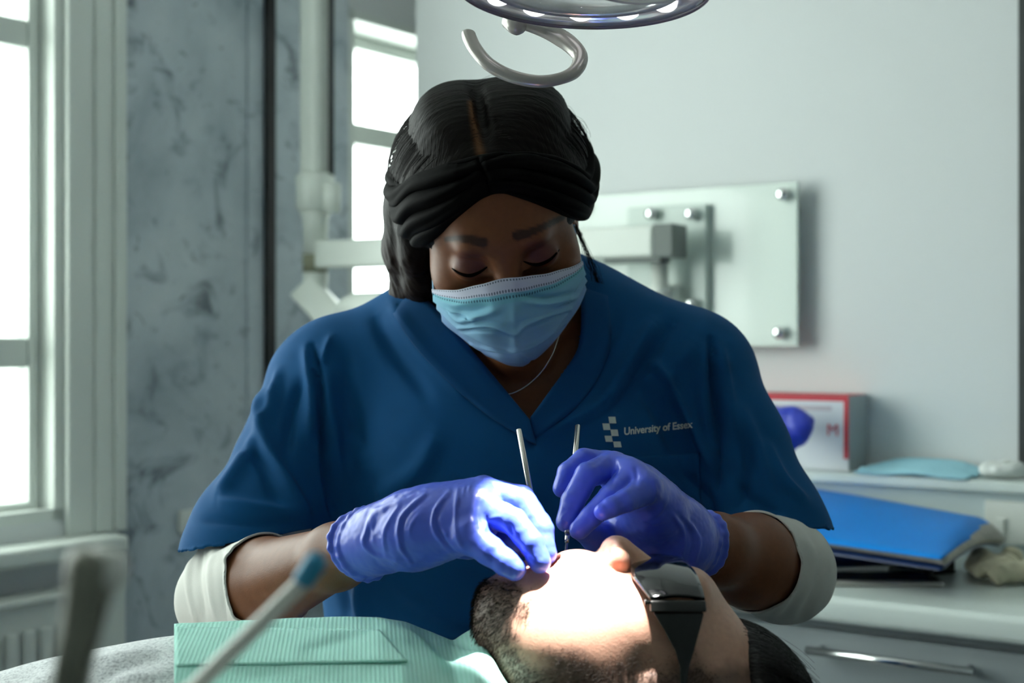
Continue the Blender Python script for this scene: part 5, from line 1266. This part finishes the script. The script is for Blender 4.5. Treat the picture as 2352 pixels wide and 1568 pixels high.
for i in range(nu):
    for j in range(nv):
        y = np.interp(ux[i], us, Yd[j]); V_.append(S(ux[i], y, ds[j]))
V_ = np.array(V_).reshape(nu, nv, 3)
for _ in range(2): V_[1:-1] = (V_[:-2]+2*V_[1:-1]+V_[2:])/4
fl_b = grid_faces(nu, nv); Vb = V_.reshape(-1, 3)
Vb = folds(Vb.astype(np.float32), fl_b, [(((700, 1490), (780, 1470), (872, 1444)), -0.002, 10), (((872, 1430), (960, 1470), (1040, 1540)), 0.003, 12), (((960, 1440), (1010, 1500), (1060, 1568)), -0.003, 14), (((1092, 1445), (1110, 1500), (1150, 1568)), 0.003, 12), (((1035, 1470), (1080, 1482), (1120, 1480)), -0.003, 8), (((500, 1440), (620, 1436), (760, 1430)), 0.001, 6), (((420, 1550), (650, 1545), (900, 1550)), -0.002, 14)])
Vb[:, 2] += 0.0006*vnoise(Vb*60, 95)
def over(V, tree, gap):                               # keep the sheet on or above what it lies on
    for i, v in enumerate(V):
        hh = tree.ray_cast(Vector((float(v[0]), float(v[1]), 1.3)), Vector((0, 0, -1)))
        if hh[0] is not None and v[2] < hh[0].z+gap: V[i, 2] = hh[0].z+gap
    return V
Vb = over(Vb, shirt_bvh, 0.0025)
bib = thing('paper_bib', 'mint green ribbed paper bib spread over the patient\'s chest', 'bib', Vb.mean(0))
o = obj('sheet', new_mesh('sheet', Vb, fl_b), M_bib, bib); q = o.modifiers.new('t', 'SOLIDIFY'); q.thickness = 0.0008; q.offset = 1
# turned-over flap on its upper half
bibt = bvh(Vb, fl_b); nu, nv = 70, 16; V_ = []
c4 = [np.array(q, float) for q in ((402, 1440), (872, 1446), (936, 1518), (404, 1530))]
for i in range(nu):
    for j in range(nv):
        u = i/(nu-1); v = j/(nv-1); x, y = (c4[0]*(1-u)+c4[1]*u)*(1-v)+(c4[3]*(1-u)+c4[2]*u)*v
        V_.append(ray_px(bibt, x, y, 0.0012+0.0035*u**3*(0.3+v)))
o = obj('turned_flap', new_mesh('turned_flap', V_, grid_faces(nu, nv)), M_bib, bib); q = o.modifiers.new('t', 'SOLIDIFY'); q.thickness = 0.0008; q.offset = 0

# ================================================================== hand instruments
M_steel = mat('polished_steel', (0.62, 0.60, 0.56, 1), 0.22, 1.0); mottle(M_steel, 60, 0.08)
M_knurl = mat('knurled_steel', (0.50, 0.50, 0.48, 1), 0.35, 1.0); vv = nd(M_knurl, 'ShaderNodeTexChecker'); vv.inputs['Scale'].default_value = 1400; tcn = nd(M_knurl, 'ShaderNodeTexCoord'); wire(M_knurl, tcn.outputs['Object'], vv.inputs['Vector']); add_bump(M_knurl, vv.outputs['Fac'], 0.6, 0.0005)
def lathe_px(name, a, b, prof, m, parent, seg=18):
    V, Fs = lathe_axis(a, b, prof, seg); mb = MB(); mb.add(V, Fs); return obj(name, mb.mesh(name, True), m, parent)
def instrument(a, b, grip, label, group, tip=None):
    a = np.array(a); b = np.array(b); L = np.linalg.norm(b-a)
    t = thing('dental_probe', label, 'instrument', b, group)
    r = 0.00225; g0, g1 = grip*L, grip*L+0.012
    lathe_px('handle', a, b, [(0, r*0.75), (0.0008, r), (g0, r)], M_steel, t)
    lathe_px('knurled_grip', a, b, [(g0, r*1.04), (g0+0.0006, r*1.1), (g1, r*1.1), (g1+0.0006, r)], M_knurl, t)
    lathe_px('neck', a, b, [(g1+0.0006, r*0.95), (g1+0.006, r*0.8), (g1+0.010, r*0.62)], M_steel, t)
    lathe_px('shank', a, b, [(g1+0.010, r*0.5), (L-0.004, r*0.38), (L, r*0.15)], M_steel, t)
    return t
instrument(S(1327.5, 977, 1.170), S(1296, 1305, 1.052), 0.69, 'steel probe rising upright from the hand above the nose', 'steel probes held by the dentist')
t1 = instrument(S(1191.5, 986, 1.120), S(1256, 1330, 1.045), 0.60, 'steel mirror handle leaning left behind the hand at the lip', 'steel probes held by the dentist')
lathe_px('mirror_disc', S(1256, 1330, 1.045)+np.array([0, 0, 0.001]), S(1256, 1330, 1.045)+np.array([0.002, -0.001, 0.012]), [(0, 0.001), (0.0005, 0.0085), (0.0018, 0.0085), (0.0022, 0.001)], M_steel, t1)

# ================================================================== operating lamp over the patient
M_lampb = mat('lamp_grey_enamel', lin(176, 172, 166), 0.25, 0.25, spec=0.5); mottle(M_lampb, 8, 0.04)
M_lampd = mat('lamp_lilac_rim', lin(122, 116, 128), 0.22); mottle(M_lampd, 8, 0.04)
M_clear = mat('mirror_reflector', (0.86, 0.87, 0.90, 1), 0.16, 0.55); mottle(M_clear, 26, 0.25)
M_led = bpy.data.materials.new('led_emitter'); M_led.use_nodes = True; bsdf(M_led).inputs['Emission Color'].default_value = (1, 0.97, 0.95, 1); bsdf(M_led).inputs['Emission Strength'].default_value = 2.5; M_led.cycles.emission_sampling = 'NONE'
nz_ = noise_tex(M_led, 120, 2); rl_ = ramp(M_led, nz_.outputs['Fac'], [(0.3, (0.8, 0.82, 0.88, 1)), (0.7, (1, 1, 1, 1))]); wire(M_led, rl_.outputs['Color'], bsdf(M_led).inputs['Emission Color'])
LCn = S(1340, -42, 1.025); TGT = S(1277, 1400, 0.990)
ax = TGT-LCn; ax /= np.linalg.norm(ax); lu = np.cross(ax, [0, 1.0, 0]); lu /= np.linalg.norm(lu); lv = np.cross(ax, lu)
if lv[1] < 0: lv = -lv                               # lv points away from the camera in the lamp's plane
lamp = thing('operating_lamp', 'chrome-rimmed ring of lamps with a curved grey handle above the dentist', 'lamp', LCn)
RO, RI = 0.092, 0.0695
def ring_prof(prof, name, m, seg=96, c=LCn, sx=1.0):
    V = []; Fs = []; n = len(prof)
    for i in range(seg):
        a = 2*math.pi*i/seg; rad = lu*math.cos(a)+lv*math.sin(a)
        for r, h_ in prof: V.append(c+rad*r*sx+ax*h_)
    for i in range(seg):
        for k in range(n): l = (k+1) % n; j = (i+1) % seg; Fs.append((i*n+k, i*n+l, j*n+l, j*n+k))
    mb = MB(); mb.add(V, Fs); return obj(name, fixn(mb.mesh(name, True)), m, lamp)
ring_prof([(RI, 0.0), (RI+0.003, 0.004), (RI+0.006, 0.001), (RI+0.009, -0.003), (RO-0.009, -0.003), (RO-0.005, 0.002), (RO-0.002, 0.005), (RO, 0.001), (RO-0.001, -0.006), (RO-0.006, -0.012), (RI+0.006, -0.012), (RI+0.001, -0.006)], 'reflector_ring', M_clear)
ring_prof([(RO+0.0002, -0.001), (RO+0.0014, 0.004), (RO+0.0002, 0.007), (RO-0.0012, 0.004)], 'rim', M_lampd)
for k in range(14):
    a = 2*math.pi*(k+0.44)/14; c_ = LCn+(lu*math.cos(a)+lv*math.sin(a))*(RI+RO)/2
    lathe_px('led_lens', c_-ax*0.0035, c_+ax*0.004, [(0, 0.0108), (0.001, 0.0106), (0.0040, 0.009), (0.0062, 0.005), (0.0068, 0.0006)], M_led, lamp, 20)
# overlapping round cover nearer the camera
C2 = LCn+lu*0.0+0
u2 = S(1470, -30, 0.985)
def disc(name, c, prof, m, seg=64):
    V = []; Fs = []; n = len(prof)
    for i in range(seg):
        a = 2*math.pi*i/seg; rad = lu*math.cos(a)+lv*math.sin(a)
        for r, h_ in prof: V.append(c+rad*r+ax*h_)
    for i in range(seg):
        for k in range(n-1): j = (i+1) % seg; Fs.append((i*n+k, i*n+k+1, j*n+k+1, j*n+k))
    Fs.append(tuple(i*n for i in range(seg))); Fs.append(tuple(i*n+n-1 for i in range(seg))[::-1])
    mb = MB(); mb.add(V, Fs); return obj(name, fixn(mb.mesh(name, True)), m, lamp)
disc('cover', u2, [(0.028, 0.0), (0.036, 0.001), (0.041, -0.001), (0.043, -0.006), (0.040, -0.014), (0.028, -0.020)], M_lampd); disc('cover_face', u2, [(0.020, 0.0014), (0.028, 0.0016), (0.031, 0.0012), (0.0315, 0.0005)], M_lampb)
mb = MB(); mb.add(*tube([u2-ax*0.018, (u2+LCn)/2-ax*0.03+lu*0.0, LCn+lv*(-0.09)-ax*0.018], 0.012, 14)); obj('cover_stem', mb.mesh('cover_stem', True), M_lampb, lamp)
# spokes, hub and suspension arm above the frame
for a in (0.4, 2.5, 4.5):
    rad = lu*math.cos(a)+lv*math.sin(a); mb = MB(); mb.add(*tube([LCn+rad*0.081-ax*0.011, LCn+rad*0.05-ax*0.05, LCn-ax*0.066], 0.009, 12)); obj('spoke', mb.mesh('spoke', True), M_lampb, lamp)
hub = LCn-ax*0.07; lathe_px('hub', hub+ax*0.012, hub-ax*0.05, [(0, 0.02), (0.006, 0.028), (0.05, 0.026), (0.06, 0.018)], M_lampb, lamp)
top_ = np.array([hub[0]+0.25, hub[1]-0.15, ZC-0.0005]); mb = MB(); mb.add(*tube(spline([hub-ax*0.04, hub-ax*0.12, np.array([hub[0]+0.10, hub[1]-0.05, 1.90]), np.array([top_[0], top_[1], 2.05]), np.array([top_[0], top_[1], 2.3]), top_], 50), 0.016, 16)); obj('suspension_arm', mb.mesh('suspension_arm', True), M_lampb, lamp)
# curled handle with its knuckle
Lh = 1.130
lathe_px('handle_knuckle', S(1166, 42, Lh), S(1200, 66, Lh-0.01), [(0, 0.005), (0.002, 0.0078), (0.010, 0.0084), (0.015, 0.0076), (0.018, 0.005)], M_lampb, lamp)
Pt = [(1176, 50, Lh), (1215, 58, Lh), (1262, 74, Lh-0.002), (1305, 98, Lh-0.008), (1332, 130, Lh-0.016), (1322, 162, Lh-0.028), (1288, 180, Lh-0.036), (1236, 187, Lh-0.040), (1175, 175, Lh-0.040), (1126, 150, Lh-0.036), (1094, 116, Lh-0.030), (1078, 86, Lh-0.024), (1077, 76, Lh-0.022)]
P = spline(J(*Pt), 80); tt = np.linspace(0, 1, 80); R = np.interp(tt, [0, 0.08, 0.22, 0.34, 0.5, 0.9, 0.985, 1.0], [0.0050, 0.0050, 0.0072, 0.0062, 0.0046, 0.0056, 0.0056, 0.0040])
tube_obj('handle', P, R, M_lampb, lamp, seg=20)
mb = MB(); mb.add(*tube([S(1182, 50, Lh), LCn+lv*RO*0.97-lu*0.0-ax*0.012+(S(1182, 50, Lh)-LCn)@lu*lu], 0.0055, 12)); obj('handle_bracket', mb.mesh('handle_bracket', True), M_lampb, lamp)
sp = bpy.data.lights.new('lamp_beam', 'SPOT'); sp.energy = 135.0; sp.spot_size = math.radians(12.6); sp.spot_blend = 0.25; sp.shadow_soft_size = 0.010; sp.color = (1.0, 0.965, 0.93)
so_ = bpy.data.objects.new('lamp_beam', sp); COL.objects.link(so_); so_.location = tuple(LCn+ax*0.006); bz = -ax; by = np.array([0.74, -0.67, 0.0]); by -= bz*(by@bz); by /= np.linalg.norm(by); bx = np.cross(by, bz)     # oval beam, its long side running from the lip towards the near cheek
so_.rotation_euler = Matrix(np.stack([bx, by, bz], 1).tolist()).to_euler(); so_.scale = (1.0, 1.65, 1.0)

# ================================================================== foreground: suction straw and handpiece on the instrument console
M_straw = mat('translucent_white_plastic', lin(240, 240, 232), 0.4); mottle(M_straw, 40, 0.05)
M_tip = mat('turquoise_blue_plastic', lin(52, 150, 190), 0.45); mottle(M_tip, 60, 0.08)
M_hp = mat('grey_olive_metal', lin(150, 150, 134), 0.45, 0.0); mottle(M_hp, 20, 0.15)
dS = 0.56
con_top = np.array([-0.17, 0.52, 0.93])
stw = thing('saliva_ejector', 'white plastic suction straw with a blue tip, slanting up in the foreground', 'suction straw', S(430, 1600, dS))
a, b = S(420, 1606, dS), S(694, 1338, dS); d_ = (b-a)/np.linalg.norm(b-a)
P = list(spline([a, a*0.5+b*0.5, b], 20)); mb = MB(); mb.add(*tube(P, 0.0034, 16)); obj('tube', mb.mesh('tube', True), M_straw, stw)
L_ = np.linalg.norm(S(738, 1272, dS)-b); lathe_px('tip', b-d_*0.0005, S(738, 1272, dS), [(0, 0.0036), (0.001, 0.0044), (L_-0.0035, 0.0046), (L_-0.0012, 0.0040), (L_, 0.0024)], M_tip, stw)
P = spline([a+d_*0.004, a-d_*0.02, np.array([-0.155, 0.535, 0.962]), np.array([-0.17, 0.52, 0.935])], 20); mb = MB(); mb.add(*tube(P, 0.0046, 14)); obj('hose', mb.mesh('hose', True), M_straw, stw)
dH = 0.44
hp_ = thing('handpiece', 'blurred grey-olive handpiece standing in the lower left foreground', 'handpiece', S(150, 1580, dH))
a, b = S(148, 1640, dH), S(222, 1262, dH); L_ = np.linalg.norm(b-a); d_ = (b-a)/L_
lathe_px('body', a, b, [(0, 0.0058), (L_*0.5, 0.0062), (L_*0.72, 0.0072), (L_*0.86, 0.0084), (L_*0.93, 0.0084), (L_*0.98, 0.0066), (L_, 0.0040)], M_hp, hp_)
lathe_px('head', S(205, 1300, dH), S(292, 1318, dH), [(0, 0.0060), (0.003, 0.0070), (0.010, 0.0060), (0.0115, 0.003)], M_straw, hp_, 20)
P = spline([a+d_*0.002, a-d_*0.03, np.array([-0.165, 0.48, 0.955]), np.array([-0.18, 0.50, 0.935])], 20); mb = MB(); mb.add(*tube(P, 0.005, 14)); obj('hose', mb.mesh('hose', True), M_hp, hp_)
con = thing('instrument_console', 'white instrument console on a column in front of the patient', 'console', (-0.19, 0.52, 0.0))
mb = MB(); mb.add(box_v(-0.30, -0.08, 0.44, 0.60, 0.88, 0.93), BOXF); o = obj('tray', mb.mesh('tray'), M_plastic, con); bevel(o, 0.012, 3)
mb = MB(); mb.add(*tube([(-0.19, 0.52, 0.03), (-0.19, 0.52, 0.8795)], 0.025, 20)); obj('column', mb.mesh('column', True), M_plastic, con)
lathe_px('base', (-0.19, 0.52, 0.0005), (-0.19, 0.52, 0.05), [(0, 0.16), (0.015, 0.16), (0.03, 0.10), (0.0495, 0.03)], M_plastic, con, 32)

# ================================================================== chair under the patient, stool under the dentist (below the frame)
M_pad = mat('teal_upholstery', lin(60, 110, 120), 0.5); mottle(M_pad, 20, 0.06)
ch = thing('dental_chair', 'padded reclining chair under the patient', 'chair', (-0.6, 1.05, 0.0))
def pad(name, pts, hw, th):
    g = Sdf()
    for (x0, z0), (x1, z1) in zip(pts[:-1], pts[1:]):
        dx, dz = x1-x0, z1-z0; L = math.hypot(dx, dz); R = np.array([[dx/L, 0, -dz/L], [0, 1, 0], [dz/L, 0, dx/L]]); g.rbox(((x0+x1)/2, 1.05, (z0+z1)/2), (L/2+0.02, hw, th/2), 0.02, R, k=0.03)
    V, Q = g.mesh(0.008, 2); return obj(name, new_mesh(name, V, Q), M_pad, ch)
pad('back_cushion', [(0.02, 0.68), (-0.75, 0.635)], 0.24, 0.07); pad('seat_cushion', [(-0.80, 0.635), (-1.10, 0.66), (-1.52, 0.645)], 0.25, 0.07)
g = Sdf(); g.rbox((0.135, 1.03, 0.745), (0.075, 0.11, 0.026), 0.02, k=0.01); V_, Q_ = g.mesh(0.006, 2); obj('headrest', new_mesh('headrest', V_, Q_), M_pad, ch)
mb = MB(); mb.add(box_v(-0.02, 0.12, 1.01, 1.07, 0.700, 0.721), BOXF); o = obj('headrest_bar', mb.mesh('headrest_bar'), M_chrome, ch)
mb = MB(); mb.add(box_v(-1.15, -0.62, 0.93, 1.17, 0.05, 0.60), BOXF); o = obj('pedestal', mb.mesh('pedestal'), M_plastic, ch); bevel(o, 0.04, 3)
mb = MB(); mb.add(box_v(-1.35, -0.45, 0.80, 1.30, 0.0005, 0.0495), BOXF); o = obj('foot_plate', mb.mesh('foot_plate'), M_plastic, ch); bevel(o, 0.02, 3)
sl = thing('dentist_stool', 'round padded stool under the dentist', 'stool', (0, 1.47, 0.0))
lathe_px('seat', (0, 1.47, 0.40), (0, 1.47, 0.475), [(0, 0.15), (0.01, 0.185), (0.05, 0.19), (0.07, 0.17), (0.074, 0.05)], M_pad, sl, 40)
lathe_px('column', (0, 1.47, 0.06), (0, 1.47, 0.3995), [(0, 0.03), (0.15, 0.03), (0.151, 0.022), (0.339, 0.022)], M_chrome, sl)
for k in range(5):
    a = 2*math.pi*k/5; e = np.array([math.cos(a), math.sin(a), 0]); mb = MB(); mb.add(*tube([np.array([0, 1.47, 0.085]), np.array([0, 1.47, 0.065])+e*0.24], [0.02, 0.013], 10)); lg = obj('leg', mb.mesh('leg', True), M_chrome, sl)
    c_ = np.array([0, 1.47, 0.028])+e*0.24; t_ = np.cross(e, [0, 0, 1.0]); lathe_px('castor', c_-t_*0.012, c_+t_*0.012, [(0, 0.024), (0.003, 0.0275), (0.021, 0.0275), (0.024, 0.024)], M_black, lg)
